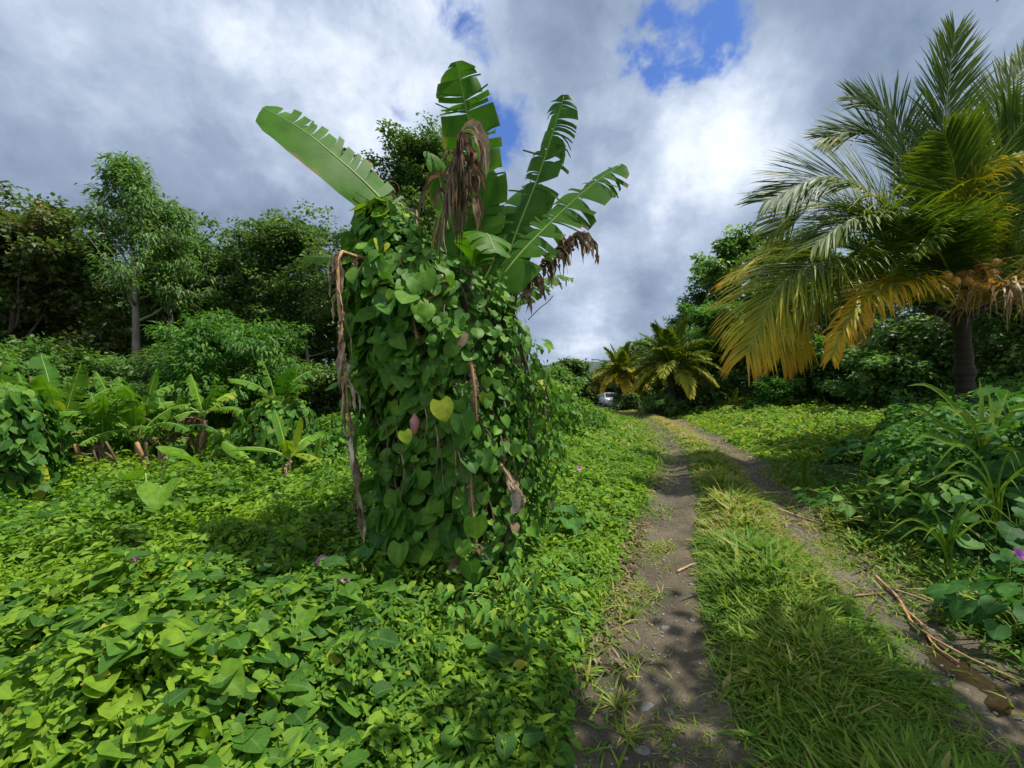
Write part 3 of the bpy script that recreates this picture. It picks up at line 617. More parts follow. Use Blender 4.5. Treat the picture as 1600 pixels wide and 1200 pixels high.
# ------------------------------------------------------------------ vine cloaks
def vine_cloak(root, levels, seed, n, lo, hi, flat=.85, tpls=HEART, tb=.4, strands=40, mat='heart', inner=1, fine_right=False):
    """levels: (centre xyz, radius) from top to bottom; leaves hang like shingles over the column"""
    g = rng(seed); C = np.array([l[0] for l in levels], float); Rr = np.array([l[1] for l in levels], float); m = len(C)
    wts = np.array([(Rr[i]+Rr[min(i+1, m-1)])*.5*abs(C[i][2]-C[min(i+1, m-1)][2])+.02 for i in range(m-1)]); cum = np.concatenate([[0], np.cumsum(wts)/wts.sum()])
    def at(u, a, k=1.0):
        s = np.interp(u, cum, np.arange(m)); c = np.stack([np.interp(s, np.arange(m), C[:, i]) for i in range(3)], -1); r = np.interp(s, np.arange(m), Rr)
        bump = .66+.72*fbm(a*2.2, c[:, 2]*2.2, seed)+.08*np.sin(a*5+c[:, 2]*2)
        r = r*bump*k
        return c+np.stack([np.cos(a)*r, np.sin(a)*r*flat, np.zeros_like(r)], -1), r
    b = Batch()
    for part in range(1+inner):
        nn_ = n if part == 0 else int(n*.6)
        u = g.random(nn_); a = g.random(nn_)*2*math.pi
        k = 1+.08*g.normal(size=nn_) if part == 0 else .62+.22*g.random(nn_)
        pos, r = at(u, a, k)
        out = np.stack([np.cos(a), np.sin(a), .55+.0*a], -1)+g.normal(0, .38, (nn_, 3))
        top = u < cum[1]; out[top, 2] += .6
        d = np.stack([.55*np.cos(a), .55*np.sin(a), -np.ones(nn_)], -1)+g.normal(0, .42, (nn_, 3))
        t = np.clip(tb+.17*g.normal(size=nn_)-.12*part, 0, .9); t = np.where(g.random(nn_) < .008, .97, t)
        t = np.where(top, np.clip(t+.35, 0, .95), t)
        sz = lo+(hi-lo)*g.random(nn_)**1.5
        if fine_right: sz = sz*(1-.42*sstep(.1, .6, np.cos(a)))
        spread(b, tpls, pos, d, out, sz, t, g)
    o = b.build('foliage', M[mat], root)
    sbt = Batch()
    for i in range(strands):
        a = g.random()*6.28; u0 = g.random()*.5; us = np.linspace(u0, min(1, u0+.3+.5*g.random()), 12)
        p, _ = at(us, a+.25*np.sin(us*8+i)+np.zeros(12), .93+.05*g.normal()); sbt.tube(p, .005+.004*g.random(), 5)
    return o, sbt, at
def main_vine():
    root = thing('climbing_vine', 'dense heart-leaved vine cloaking the tall banana plant beside the track', 'vine')
    lv = []
    for py, cx, r in ((318, 600, 34), (350, 612, 60), (400, 632, 88), (450, 672, 128), (520, 694, 132), (600, 710, 138), (680, 728, 138), (760, 731, 130), (830, 718, 116), (905, 698, 106)):
        lv.append((P(cx, py, 3.55), r/F*3.5*(.72 if py < 420 else .9)))
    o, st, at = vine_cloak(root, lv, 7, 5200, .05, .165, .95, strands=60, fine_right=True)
    g = rng(9); nd = 60; u = g.random(nd); a = g.random(nd)*6.28; p, _ = at(u, a, .96+.06*g.normal(size=nd))
    d = np.stack([.4*np.cos(a), .4*np.sin(a), -np.ones(nd)], -1)+g.normal(0, .35, (nd, 3)); out = np.stack([np.cos(a), np.sin(a), 0*a], -1)+g.normal(0, .5, (nd, 3))
    for k in range(nd):
        b = Batch(); b.leaves([HEART[2], HEART[4], LANCE[0]][k % 3], p[k:k+1], d[k:k+1], out[k:k+1], .05+.12*g.random(), np.array([.2+.6*g.random()])); b.build('withered_leaf', M['dry'], root)
    # tendrils reaching into the air
    for q in ([P(825, 500, 3.5), P(845, 480, 3.45), P(858, 470, 3.4), P(864, 462, 3.4)], [P(600, 320, 3.5), P(575, 312, 3.45), P(556, 300, 3.4)]): st.tube(bez(q, 8), .004, 4)
    for k in range(9):
        x = 600+g.random()*240; y0 = 620+g.random()*120; p = P(x, y0, 2.78); st.tube(bez([p, p+[.03, -.03, -.12], p+[.02+.05*g.normal(), -.03, -.3-.2*g.random()]], 8), .004, 4)
    st.build('stem', M['vinestem'], root)
    # two leaves that have turned yellow
    for (px, py, s, tnt) in ((688, 640, .15, .96), (632, 688, .09, .94)):
        b = Batch(); b.leaves(HEART[1], P(px, py-14, 2.72)[None], np.array([[.3, -.2, -1.]]), np.array([[.1, -1, .4]]), s, np.array([tnt])); b.build('yellow_leaf', M['heart'], root)
    # leaning lobe at the foot, left, and the bright low shoots at its front
    settle(root, Vector((-.5, 3.55, 0)))
main_vine()

def banana(px, py, Y, h, nl, seed, label, lean=0.0, stem=True, dead=2, tint=.5, tear=1.5, ll=1.5, droop=.6, group='banana plants along the edge of the wood', width=.22, name='banana_plant', spreadf=1.0):
    g = rng(seed); x = (px-800)/F*Y; z0 = float(terr(x, Y)); root = thing(name, label, 'banana plant', group)
    top = np.array([x+lean, Y, z0+h*.55])
    if stem:
        b = Batch(); b.tube(bez([(x, Y, z0-.05), (x+lean*.4, Y, z0+h*.25), top], 8), np.linspace(.13, .07, 8)*min(1, h/2.2), 10); b.build('pseudostem', M['stem'], root)
    for i in range(nl):
        a = 2.4*i+g.random()*.9; el = R(80)-R(75)*(i/max(1, nl-1))**1.1*spreadf; L = ll*(.75+.4*g.random())
        o = np.array([math.cos(a), math.sin(a)*.8, 0]); up = np.array([0, 0, 1.])
        pts = [top+up*(.02*i)]; dirv = o*math.cos(el)+up*math.sin(el); p = pts[0]
        for k in range(4):
            p = p+dirv*L/4; pts.append(p); dirv = nrm(dirv-up*(.20+.22*g.random())*(1 if i > 1 else .4))
        banana_leaf(root, pts, nrm(up*.9-o*.5+g.normal(0, .15, 3)), width*(.8+.4*g.random()), tear*(.5+g.random()), droop, g, tint+.12*g.normal(), nst=40, profile=([0, .16, .22, .34, .6, .8, .93, 1], [.03, .04, .4, .85, 1, .88, .6, .1]))
    for i in range(dead):
        a = g.random()*6.28; o = np.array([math.cos(a), math.sin(a), 0])
        k_ = .6*ll; pts = [top, top+o*.4*k_+[0, 0, .12*k_], top+o*.75*k_+[0, 0, -.05], top+o*.85*k_+[0, 0, -.55*k_]]
        tatters(root, np.array(pts)*[1, 1, 1], 34, .08, .3, .022, g, .45, rib=.009)
    settle(root, Vector((x, Y, z0)))
banana(-30, 700, 5.7, 1.6, 9, 201, 'large banana plant at the left edge of the photo above the dark vine mound', tint=.52, ll=1.25, width=.19)
banana(95, 720, 6.0, 1.5, 8, 202, 'banana plant with an upright light ribbed leaf behind the dark vine mound', tint=.6, ll=1.2, width=.17, spreadf=.75)
banana(160, 735, 6.1, 1.15, 8, 203, 'banana plant of short broad leaves over dry brown stalks', tint=.58, ll=1.0, width=.16, dead=1, spreadf=.8)
banana(215, 735, 6.3, 1.25, 8, 204, 'banana plant with long leaf tipped right beside the tall pale trunk', tint=.62, ll=1.1, width=.15, dead=1, spreadf=.85)
banana(310, 715, 7.2, 1.75, 8, 205, 'banana plant with bare brown stem and open fan of leaves', tint=.62, ll=.95, width=.15, dead=2, lean=.1)
banana(60, 705, 6.6, 1.4, 7, 210, 'half-hidden banana plant behind the mound at the left', tint=.6, ll=1.0, width=.15, spreadf=.7)
banana(262, 722, 6.9, 1.1, 7, 211, 'narrow banana plant between the long-leaved plant and the bare brown stem', tint=.6, ll=.95, width=.14, dead=1, spreadf=.75)
banana(188, 722, 6.9, 1.4, 6, 212, 'upright banana plant behind the cut pale stump', tint=.62, ll=1.05, width=.15, dead=1, spreadf=.6)
banana(435, 700, 7.0, 2.1, 6, 206, 'banana plant with upright leaves and a vine-covered crown', tint=.5, ll=1.0, width=.17, dead=2, spreadf=.45)
banana(452, 728, 5.9, .8, 7, 207, 'young low banana plant with smooth light leaves in front of the vine column', tint=.74, tear=.15, ll=.75, dead=1, width=.11, spreadf=.9)
banana(488, 722, 6.3, .55, 4, 208, 'small bright banana sucker right of the young low plant', tint=.8, tear=.1, ll=.5, dead=0, width=.09, stem=False)
banana(400, 735, 6.0, .7, 3, 209, 'pair of wide pale leaves low in the field left of the young plant', tint=.68, tear=.1, ll=.62, dead=0, width=.14, stem=False)

def small_cloak(px, py, Y, h, r, seed, label, n=900, tb=.35, name='vine_mound', cat='vine', lo=.07, hi=.15):
    x = (px-800)/F*Y; z0 = float(terr(x, Y)); root = thing(name, label, cat)
    lv = [((x, Y, z0+h), r*.3), ((x, Y, z0+h*.93), r*.7), ((x, Y, z0+h*.7), r), ((x, Y, z0+h*.35), r*1.05), ((x, Y, z0), r*1.15)]
    o, st, at = vine_cloak(root, lv, seed, n, lo, hi, .9, HEART_L, tb, 14); st.build('stem', M['vinestem'], root); settle(root, Vector((x, Y, z0)))
small_cloak(-4, 790, 4.6, 1.62, .38, 301, 'dark vine mound at the left edge of the field', 1500, .25)
small_cloak(80, 760, 6.2, .8, .45, 302, 'vine mound behind the yellow leaf at the left', 900, .35)
small_cloak(150, 745, 6.7, .8, .45, 303, 'vine mound under the short broad banana leaves', 800, .4)
small_cloak(258, 720, 7.2, .8, .5, 304, 'vine mound left of the bare brown banana stem', 800, .45)
small_cloak(437, 705, 6.9, 1.4, .48, 305, 'column of vines under the upright banana leaves', 1400, .4)
small_cloak(490, 705, 6.9, .8, .38, 306, 'dark vine clump right of the young banana plant', 700, .3)
small_cloak(365, 705, 7.8, .75, .75, 307, 'low vine mound between the two right banana plants', 900, .45)
small_cloak(545, 690, 8.6, 1.0, .7, 308, 'vine mound behind the hanging dead leaf', 900, .4)
small_cloak(890, 668, 13.5, .85, 1.1, 309, 'low dark mound of creeper on the far left verge', 900, .4)
small_cloak(868, 640, 12.0, 1.6, .8, 310, 'green creeper mound rising behind the vine column at the right', 900, .55)

def dry_stalks(px, py, Y, seed, label, n=5, h=.75):
    g = rng(seed); x = (px-800)/F*Y; z0 = float(terr(x, Y)); root = thing('dead_banana_stump', label, 'dead plant', 'dry banana stumps in front of the banana plants')
    for k in range(n):
        a = g.normal(0, .13); b = Batch(); hh = h*(.6+.5*g.random()); r = .02+.035*g.random()
        b.tube(bez([(x+a, Y+g.normal(0, .08), z0-.02), (x+a*1.2, Y, z0+hh*.5), (x+a*1.2+g.normal(0, .14), Y-.1, z0+hh)], 6), np.linspace(r, r*.5, 6), 7); b.build('stalk', M['dryrib'] if k % 2 else M['stem'], root)
    settle(root, Vector((x, Y, z0)))
dry_stalks(158, 745, 5.75, 401, 'bundle of dry brown stalks leaning together, left of three stumps')
dry_stalks(190, 740, 5.85, 402, 'pale cut banana stump standing between the dry stalks', 3, .7)
dry_stalks(214, 735, 5.95, 403, 'dry thin stalks fanned out, nearest the bare brown banana stem', 4, .7)
def yellow_banana_leaf():
    root = thing('yellowed_banana_leaf', 'yellow drooping banana leaf beside the dark vine mound', 'banana leaf'); g = rng(411)
    banana_leaf(root, [P(36, 790, 4.9), P(40, 750, 4.85), P(50, 728, 4.75), P(58, 745, 4.65), P(54, 785, 4.6)], np.array([.4, -1, .2]), .11, .9, .3, g, .93, nst=30)
    settle(root, Vector(P(36, 790, 4.9)))
yellow_banana_leaf()

# ------------------------------------------------------------------ taro, grass clump, weeds
def taro(px, py, Y, h, seed, label, n=4, size=.38, cat='taro plant', tint=.6, name='taro_plant', group=None):
    g = rng(seed); x = (px-800)/F*Y; z0 = float(terr(x, Y)); root = thing(name, label, cat, group)
    for k in range(n):
        a = 2.2*k+g.random(); hh = h*(1-.18*k); tip = np.array([x+math.cos(a)*(.12+.07*k), Y+math.sin(a)*.12, z0+hh])
        b = Batch(); b.tube(bez([(x, Y, z0), (x*.5+tip[0]*.5, Y, z0+hh*.6), tip], 8), np.linspace(.012, .006, 8), 6); b.build('leaf_stalk', M['midrib'], root)
        b = Batch(); b.leaves(HEART[k % 4], tip[None]-.1*size*np.array([[math.cos(a), math.sin(a), 0]]), np.array([[math.cos(a), math.sin(a), -.35]]), np.array([[math.cos(a)*.3, math.sin(a)*.3-.25, 1]]), size*(1-.12*k), np.array([tint+.1*g.normal()])); b.build('leaf', M['cover'], root)
    settle(root, Vector((x, Y, z0)))
taro(243, 830, 4.3, .85, 501, 'single large arrow-shaped taro leaf on a stalk above the vine field', 3, .42)
def grass_clump(px, py, Y, up, spec, label, seed, name='tall_grass_clump', wd=1.0, group=None):
    g = rng(seed); p0 = P(px, py, Y); root = thing(name, label, 'grass', group)
    for k, pts in enumerate(spec):
        q = bez([p0+[g.normal(0, .03), g.normal(0, .03), -.25 if k == 0 else -.1]]+[P(a, b_, Y+dy) for a, b_, dy in pts], 18)
        t = nrm(np.gradient(q, axis=0)); v = np.array([.1, -1, .25]); sd = nrm(np.cross(t, v)); nr = np.cross(sd, t)
        w = np.interp(np.linspace(0, 1, 18), [0, .2, .5, .8, 1], [.012, .024, .026, .016, .001])*wd
        b = Batch(); gv = np.stack([q-sd*w[:, None]+nr*w[:, None]*.4, q, q+sd*w[:, None]+nr*w[:, None]*.4], 1)
        lf = np.zeros((18, 3, 3)); lf[:, :, 0] = [-1, 0, 1]; lf[:, :, 2] = .58+.1*g.normal(); b.grid(gv, lf.reshape(-1, 3)); b.build('blade', M['grass'], root)
    settle(root, Vector(p0))
grass_clump(1532, 735, 3.9, 1, [[(1525, 690, 0), (1490, 635, -.1), (1440, 600, -.2), (1418, 603, -.25)], [(1520, 700, 0), (1470, 665, -.1), (1425, 640, -.2), (1408, 645, -.2)],
    [(1530, 680, 0), (1532, 620, .05), (1530, 590, .1)], [(1540, 690, 0), (1548, 640, .1), (1541, 600, .15)], [(1545, 700, 0), (1570, 660, -.05), (1600, 628, -.1), (1640, 622, -.2)],
    [(1545, 705, 0), (1580, 665, -.2), (1610, 668, -.35), (1650, 690, -.4)], [(1545, 715, 0), (1575, 695, -.1), (1610, 690, -.2), (1640, 700, -.3)], [(1525, 700, 0), (1500, 650, .2), (1470, 632, .3), (1452, 655, .35)],
    [(1520, 710, 0), (1480, 690, -.2), (1440, 680, -.3), (1420, 700, -.4)], [(1540, 690, .1), (1560, 640, .2), (1575, 610, .3)], [(1535, 700, -.1), (1515, 660, -.2), (1500, 640, -.3), (1480, 660, -.4)]],
    'tall clump of long arching bright grass blades in front of the coconut palm', 511, wd=1.35)
for k, (px, py, Y, lab) in enumerate(((1255, 745, 6.0, 'arching grass tuft at the right verge near the palm shadow'), (1480, 880, 3.3, 'shaded grass tuft leaning over the right wheel lane'),
                                      (1555, 800, 3.4, 'long-bladed grass tuft at the right edge below the tall clump'))):
    g = rng(520+k); sp = []
    for i in range(9):
        s = -1 if i % 2 else 1; a = 15+40*g.random(); h = 40+45*g.random(); sc = 3.3/Y*1.3
        sp.append([(px+s*a*.35*sc, py-h*.7*sc, -.05), (px+s*a*sc, py-h*sc, -.12), (px+s*a*1.8*sc, py-h*.6*sc, -.2)])
    grass_clump(px, py, Y, 1, sp, lab, 530+k, 'grass_tuft', .5, 'grass tufts on the right verge')
for k, (px, py, lab) in enumerate(((978, 1150, 'dry grass tuft in the near left wheel lane, closest to the camera'), (968, 1105, 'straw-tipped grass tuft in the left wheel lane beside the largest stone'),
                                   (985, 1040, 'brownish grass tuft where the shade begins in the left wheel lane'), (985, 960, 'small green grass tuft in the brown earth of the left wheel lane'))):
    g = rng(550+k); c = ground_pt(px, py); root = thing('grass_tuft', lab, 'grass', 'grass tufts in the left wheel lane'); b = Batch(); n = 46
    a = g.random(n)*6.28; d = np.stack([np.cos(a), np.sin(a), .25+.8*g.random(n)], -1); nn = np.stack([-np.cos(a)*.6, -np.sin(a)*.6, np.ones(n)], -1)
    spread(b, BLADE, c+np.stack([g.normal(0, .02, n), g.normal(0, .02, n), 0*a], -1), d, nn, .06+.10*g.random(n), np.clip(.72+.2*g.normal(size=n)-(.2 if k == 3 else 0), 0, 1), g, .7); b.build('blades', M['grass'], root); settle(root, Vector(c))

def broadleaf(px, py, Y, h, n, size, seed, label, tint=.35, name='broadleaf_weed', tpls=HEART, r=.35):
    g = rng(seed); p = P(px, py, Y); root = thing(name, label, 'weed'); b = Batch(); st = Batch(); z0 = float(terr(p[0], Y)); base = np.array([p[0], Y, z0])
    a = g.random(n)*6.28; rr = r*np.sqrt(g.random(n)); hh = h*(.45+.6*g.random(n))*(1-.35*(rr/r)**2)
    pos = np.stack([base[0]+np.cos(a)*rr, base[1]+np.sin(a)*rr, z0+hh], -1)
    d = np.stack([np.cos(a), np.sin(a), -.5+.3*g.normal(size=n)], -1); nn = np.stack([np.cos(a)*.4, np.sin(a)*.4-.15, np.ones(n)], -1)+g.normal(0, .25, (n, 3))
    spread(b, tpls, pos, d, nn, size*(.6+.6*g.random(n)), np.clip(tint+.15*g.normal(size=n), 0, .95), g); b.build('foliage', M['weed'], root)
    for k in range(0, n, max(3, n//14)): st.tube(bez([base, (base*.4+pos[k]*.6)+[0, 0, .05], pos[k]-[0, 0, .02]], 6), .004, 4)
    st.build('stem', M['midrib'], root); settle(root, Vector(base))
broadleaf(1590, 720, 3.3, .75, 60, .14, 601, 'dark large-leaved plant at the right edge below the tall grass', .25, r=.5)
broadleaf(1610, 640, 4.3, 1.1, 80, .16, 602, 'large-leaved plant at the right edge beside the palm trunk', .35, r=.6)
broadleaf(1385, 690, 5.4, .42, 70, .14, 603, 'pale green heart-leaved creeper topping the right bank', .3, r=.55)
broadleaf(1330, 760, 4.7, .35, 90, .14, 604, 'leafy weed hanging over the right wheel lane at the bank corner', .55, r=.5, tpls=OVAL)
broadleaf(1460, 790, 3.9, .4, 90, .13, 605, 'bright leafy weed in the middle of the right bank', .7, r=.45, tpls=OVAL)
broadleaf(1600, 900, 2.55, .4, 50, .13, 606, 'shaded broad-leaved weed beside the pink flower at the right edge', .3, r=.35)
broadleaf(885, 770, 4.2, .42, 36, .13, 607, 'pale green heart-leaved weed at the right foot of the vine column', .45, r=.28)
broadleaf(800, 885, 2.75, .52, 240, .075, 608, 'bushy small-leaved shrub in front of the vine column', .72, r=.5, tpls=OVAL)
broadleaf(690, 930, 2.65, .40, 180, .075, 609, 'bright small-leaved weed in the sun before the column shadow', .82, r=.4, tpls=OVAL)
broadleaf(600, 880, 3.0, .55, 40, .16, 610, 'hanging dark leaves at the left foot of the vine column', .3, r=.22)
broadleaf(440, 955, 2.6, .42, 26, .13, 611, 'broad soft-leaved weed at the lower edge of the column shadow', .5, r=.22)
broadleaf(592, 945, 2.6, .42, 16, .11, 612, 'single upright weed with pointed leaves in the column shadow', .75, r=.09, tpls=LANCE, name='upright_weed')

# ------------------------------------------------------------------ trees
def tree(px, Y, h, cr, label, seed, mat='tmid', tpl=TRI_WIDE, leaf=.2, nl=14, z0f=.3, per=34, bark='bark', tr=.13, lean=(0, 0), prof='round', rs=.42, droop=.3, name='tree', cat='tree', group=None, sub=5, spr=4, flatc=.55, trunk_k=8, xo=0.0, yo=0.0):
    leaf *= .76; per = int(per*1.25); rs *= .9; sub += 1
    g = rng(seed); x = (px-800)/F*Y+xo; Y = Y+yo; z0 = float(terr(x, Y)); root = thing(name, label, cat, group)
    base = np.array([x, Y, z0-.1]); n = 10; tt = np.linspace(0, 1, n)
    tp = base+np.stack([lean[0]*tt**1.3+.10*np.sin(tt*5+seed)*tt*h*.12, lean[1]*tt+.08*np.cos(tt*4+seed)*tt*h*.12, tt*h*.94], -1)
    b = Batch(); trr = tr*(1-.88*tt**.9); trr[0] *= 1.35; b.tube(tp, trr, trunk_k)
    tips = []
    for i in range(nl):
        f = ((i+.3+.5*g.random())/nl); t = z0f+(1-z0f)*f**.9
        s = np.array([np.interp(t, tt, tp[:, k]) for k in range(3)])
        q = f if prof == 'cone' else None
        if prof == 'round': pr = math.sqrt(max(.06, 1-((f-.42)/.62)**2))
        elif prof == 'cone': pr = max(.10, (1-f)**.85*.95+.08)
        else: pr = .35+.75*f if f < .8 else .8           # flat topped umbrella
        L = cr*pr*(.75+.45*g.random()); a = 2.4*i+g.random()*.8; el = R(18+30*g.random()+(35*f if prof != 'flat' else 10))
        o = np.array([math.cos(a), math.sin(a), 0]); dv = o*math.cos(el)+np.array([0, 0, math.sin(el)]); p = s; pts = [s]
        for k in range(5):
            p = p+dv*L/5; pts.append(p); dv = nrm(dv+g.normal(0, .16, 3)+[0, 0, .05 if prof != 'flat' else -.05])
        pts = np.array(pts); rb = max(.012, np.interp(t, tt, trr)*.5); b.tube(pts, np.linspace(rb, rb*.3, 6), 5)
        ns = max(2, int(round(sub*min(1, .35+.8*pr))))
        for j in range(ns):
            u = .3+.7*(j+g.random()*.8)/ns; k = min(4, int(u*5)); st = pts[k]+(pts[k+1]-pts[k])*(u*5-k)
            dv = nrm(nrm(pts[k+1]-pts[k])*.7+g.normal(0, .62, 3)*[1, 1, .6]+[0, 0, .12]); l2 = L*(.28+.28*g.random())+.15
            sp = np.array([st, st+dv*l2*.5+g.normal(0, .05, 3), st+dv*l2]); b.tube(sp, np.linspace(rb*.38, rb*.14, 3), 4)
            for q in np.linspace(.25, 1, spr): tips.append((st+dv*l2*q, dv))
    zt = max(q[0][2] for q in tips)+rs*.4; kz = h/(zt-z0)
    for v in b.v: v[:, 2] = z0-.1+(v[:, 2]-z0+.1)*kz
    b.build('trunk', M[bark], root)
    tips_p = np.array([q[0] for q in tips]); tips_p[:, 2] = z0-.1+(tips_p[:, 2]-z0+.1)*kz; tips_d = np.array([q[1] for q in tips]); m = len(tips_p)
    cl = g.normal(0, 1, (m, per, 3)); cl = cl/np.linalg.norm(cl, axis=-1, keepdims=True)*(g.random((m, per, 1))**.5)
    pos = (tips_p[:, None]+cl*rs*np.array([1, 1, flatc])*(.7+.6*g.random((m, 1, 1)))).reshape(-1, 3)
    d = (cl*[1, 1, .4]+tips_d[:, None]*.5+[0, 0, -droop]).reshape(-1, 3)+g.normal(0, .3, (m*per, 3))
    nn = np.array([0, 0, 1.])+(cl*.5).reshape(-1, 3)+g.normal(0, .35, (m*per, 3))
    clump = np.repeat(g.normal(0, .14, m), per); t = np.clip(.42+clump+.14*g.normal(size=m*per), 0, .9); t = np.where(g.random(m*per) < .02, 1.0, t)
    c = Batch(); spread(c, tpl, pos, d, nn, leaf*(.65+.6*g.random(m*per)), t, g); c.build('crown', M[mat], root)
    settle(root, Vector((x, Y, z0))); return root

GL = 'trees of the wood behind the field'
tree(15, 11.5, 7.1, 3.0, 'broad dark bronze-tinged tree at the far left edge', 701, 'tbrown', TRI_WIDE, .22, 22, .12, 44, 'barkdark', .16, group=GL, rs=.45)
tree(95, 13.5, 7.5, 2.4, 'dark bushy tree between the bronze-tinged tree and the tall pale-trunked tree', 702, 'tdark', TRI_WIDE, .2, 16, .15, 40, 'barkdark', .14, group=GL, rs=.45)
tree(212, 12.0, 8.4, 2.0, 'tallest slender tree with pale straight trunk and narrow drooping leaves', 703, 'tmid', TRI_NARROW, .22, 24, .42, 17, 'bark', .15, prof='cone', group=GL, rs=.36, droop=.5, lean=(-.15, 0))
tree(262, 12.8, 7.3, 1.5, 'narrow-leaved tree with two thin stems right of the tallest slender tree', 704, 'tmid', TRI_NARROW, .22, 18, .42, 16, 'bark', .11, prof='cone', group=GL, rs=.36, droop=.5, lean=(.25, 0))
tree(325, 15.5, 8.1, 2.7, 'mid-green tree with layered sprays and sky gaps', 705, 'tdark', TRI_WIDE, .2, 13, .40, 24, 'barkdark', .12, prof='flat', group=GL, flatc=.3)
tree(405, 16.5, 8.7, 3.1, 'flat-topped tree with open layered canopy', 706, 'tdark', TRI_WIDE, .2, 14, .45, 24, 'barkdark', .12, prof='flat', group=GL, flatc=.3)
tree(495, 14.5, 7.9, 2.7, 'dark open-crowned tree with a thin slanting trunk left of the vine column', 707, 'tdark', TRI_WIDE, .17, 18, .40, 34, 'bark', .10, lean=(-.9, 0), group=GL, flatc=.4)
tree(575, 15.5, 7.6, 2.3, 'dark tree partly hidden behind the vine column', 708, 'tdark', TRI_WIDE, .17, 14, .3, 38, 'barkdark', .12, group=GL)
tree(672, 14.0, 10.3, 2.1, 'tall dark round-crowned tree rising behind the banana leaves', 709, 'tdark', TRI_WIDE, .18, 22, .5, 50, 'barkdark', .16, group=GL, rs=.42)
tree(420, 14.0, 7.0, 2.0, 'round-crowned dark tree under the flat-topped tree', 716, 'tdark', TRI_WIDE, .18, 16, .2, 38, 'barkdark', .1, group=GL)
tree(300, 14.5, 6.4, 2.0, 'dark tree filling the gap right of the two-stemmed tree', 717, 'tdark', TRI_WIDE, .18, 16, .15, 38, 'barkdark', .1, group=GL)
tree(368, 10.6, 3.5, 1.8, 'bright light-green low tree in front of the dark wood', 710, 'tlight', TRI_NARROW, .22, 16, .25, 38, 'barkdark', .07, group=GL, rs=.36, droop=.45)
tree(285, 11.3, 3.0, 1.3, 'small mid-green tree beside the bright low tree', 711, 'tmid', TRI_NARROW, .22, 12, .25, 34, 'barkdark', .06, group=GL)
tree(30, 9.6, 2.7, 1.7, 'shaggy mid-green shrub above the left banana plants', 712, 'tmid', TRI_WIDE, .17, 14, .12, 40, 'barkdark', .06, group=GL, name='shrub', cat='shrub')
tree(120, 10.5, 2.7, 1.4, 'mid-green shrub behind the upright light ribbed banana leaf', 713, 'tmid', TRI_WIDE, .17, 12, .12, 36, 'barkdark', .06, group=GL, name='shrub', cat='shrub')
tree(455, 11.5, 2.4, 1.4, 'dark shrub in the shade behind the vine-covered banana crown', 714, 'tdark', TRI_WIDE, .17, 12, .12, 34, 'barkdark', .06, group=GL, name='shrub', cat='shrub')
tree(550, 12.0, 2.3, 1.5, 'dark shrub behind the hanging dead leaf', 715, 'tdark', TRI_WIDE, .17, 12, .12, 34, 'barkdark', .06, group=GL, name='shrub', cat='shrub')
def far_wood():
    g = rng(760); b = Batch(); n = 26000
    x = -34+36*g.random(n); y = 17+3.5*g.random(n); top = 5.0+2.0*fbm(x*.35, y*.3, 3); z = top*g.random(n)**.8
    d = g.normal(0, 1, (n, 3))+[0, 0, -.4]; nn = g.normal(0, .5, (n, 3))+[0, -.4, 1]
    m = x > -1.3*y; m &= x < -.02*y
    spread(b, TRI_WIDE, np.stack([x, y, z], -1)[m], d[m], nn[m], .28+.25*g.random(m.sum()), np.clip(.3+.15*g.normal(size=m.sum()), 0, .8), g); tag(b.build('far_wood', M['tdark']), kind='stuff')
    b = Batch(); n = 30000; x = 6+44*g.random(n); y = 27+4*g.random(n)-.2*np.maximum(x-14, 0); y = np.where(x < 12, y+18-(x-6)*2.4, y)
    top = 4.2+2.4*fbm(x*.4, y*.3, 13); z = top*g.random(n)**.8
    m = x < 1.6*y; m &= x > .30*y
    d = g.normal(0, 1, (n, 3))+[0, 0, -.4]; nn = g.normal(0, .5, (n, 3))+[0, -.4, 1]
    spread(b, TRI_WIDE, np.stack([x, y, z], -1)[m], d[m], nn[m], .28+.25*g.random(m.sum()), np.clip(.35+.15*g.normal(size=m.sum()), 0, .8), g); tag(b.build('far_wood', M['tdark']), kind='stuff')
far_wood()
GR = 'trees and shrubs right of the track'
tree(1150, 34, 14.6, 4.7, 'tall tree with broad glossy leaves left of the big palm fronds', 721, 'tmid', TRI_WIDE, .5, 22, .15, 36, 'barkdark', .2, group=GR, rs=.75)
tree(1112, 24.5, 6.4, 2.7, 'rounded bright-green shrub in front of the broad-leaved tree', 722, 'tlight', TRI_WIDE, .24, 18, .08, 46, 'barkdark', .1, group=GR, name='shrub', cat='shrub')
tree(1185, 21, 4.6, 2.3, 'dark-green shrub under the hanging orange frond', 723, 'tmid', TRI_WIDE, .24, 16, .06, 42, 'barkdark', .1, group=GR, name='shrub', cat='shrub')
tree(1240, 25, 10.5, 3.8, 'dense tree behind the left fronds of the big palm', 724, 'tdark', TRI_WIDE, .34, 16, .15, 36, 'barkdark', .16, group=GR, rs=.62)
tree(1340, 20, 8.4, 3.4, 'dark tree directly behind the big palm', 725, 'tdark', TRI_WIDE, .28, 16, .1, 38, 'barkdark', .14, group=GR, rs=.55)
tree(1285, 18.5, 3.6, 2.0, 'mid-green broad-leaved shrub below the grey hanging frond', 726, 'tmid', TRI_WIDE, .30, 14, .06, 36, 'barkdark', .08, group=GR, name='shrub', cat='shrub')
tree(1405, 14.5, 2.7, 1.8, 'dark shrub left of the palm trunk', 727, 'tmid', TRI_WIDE, .22, 14, .06, 38, 'barkdark', .07, group=GR, name='shrub', cat='shrub')
tree(1490, 15, 6.4, 3.0, 'dark leafy tree behind the palm trunk', 728, 'tdark', TRI_WIDE, .24, 16, .08, 38, 'barkdark', .12, group=GR, rs=.5)
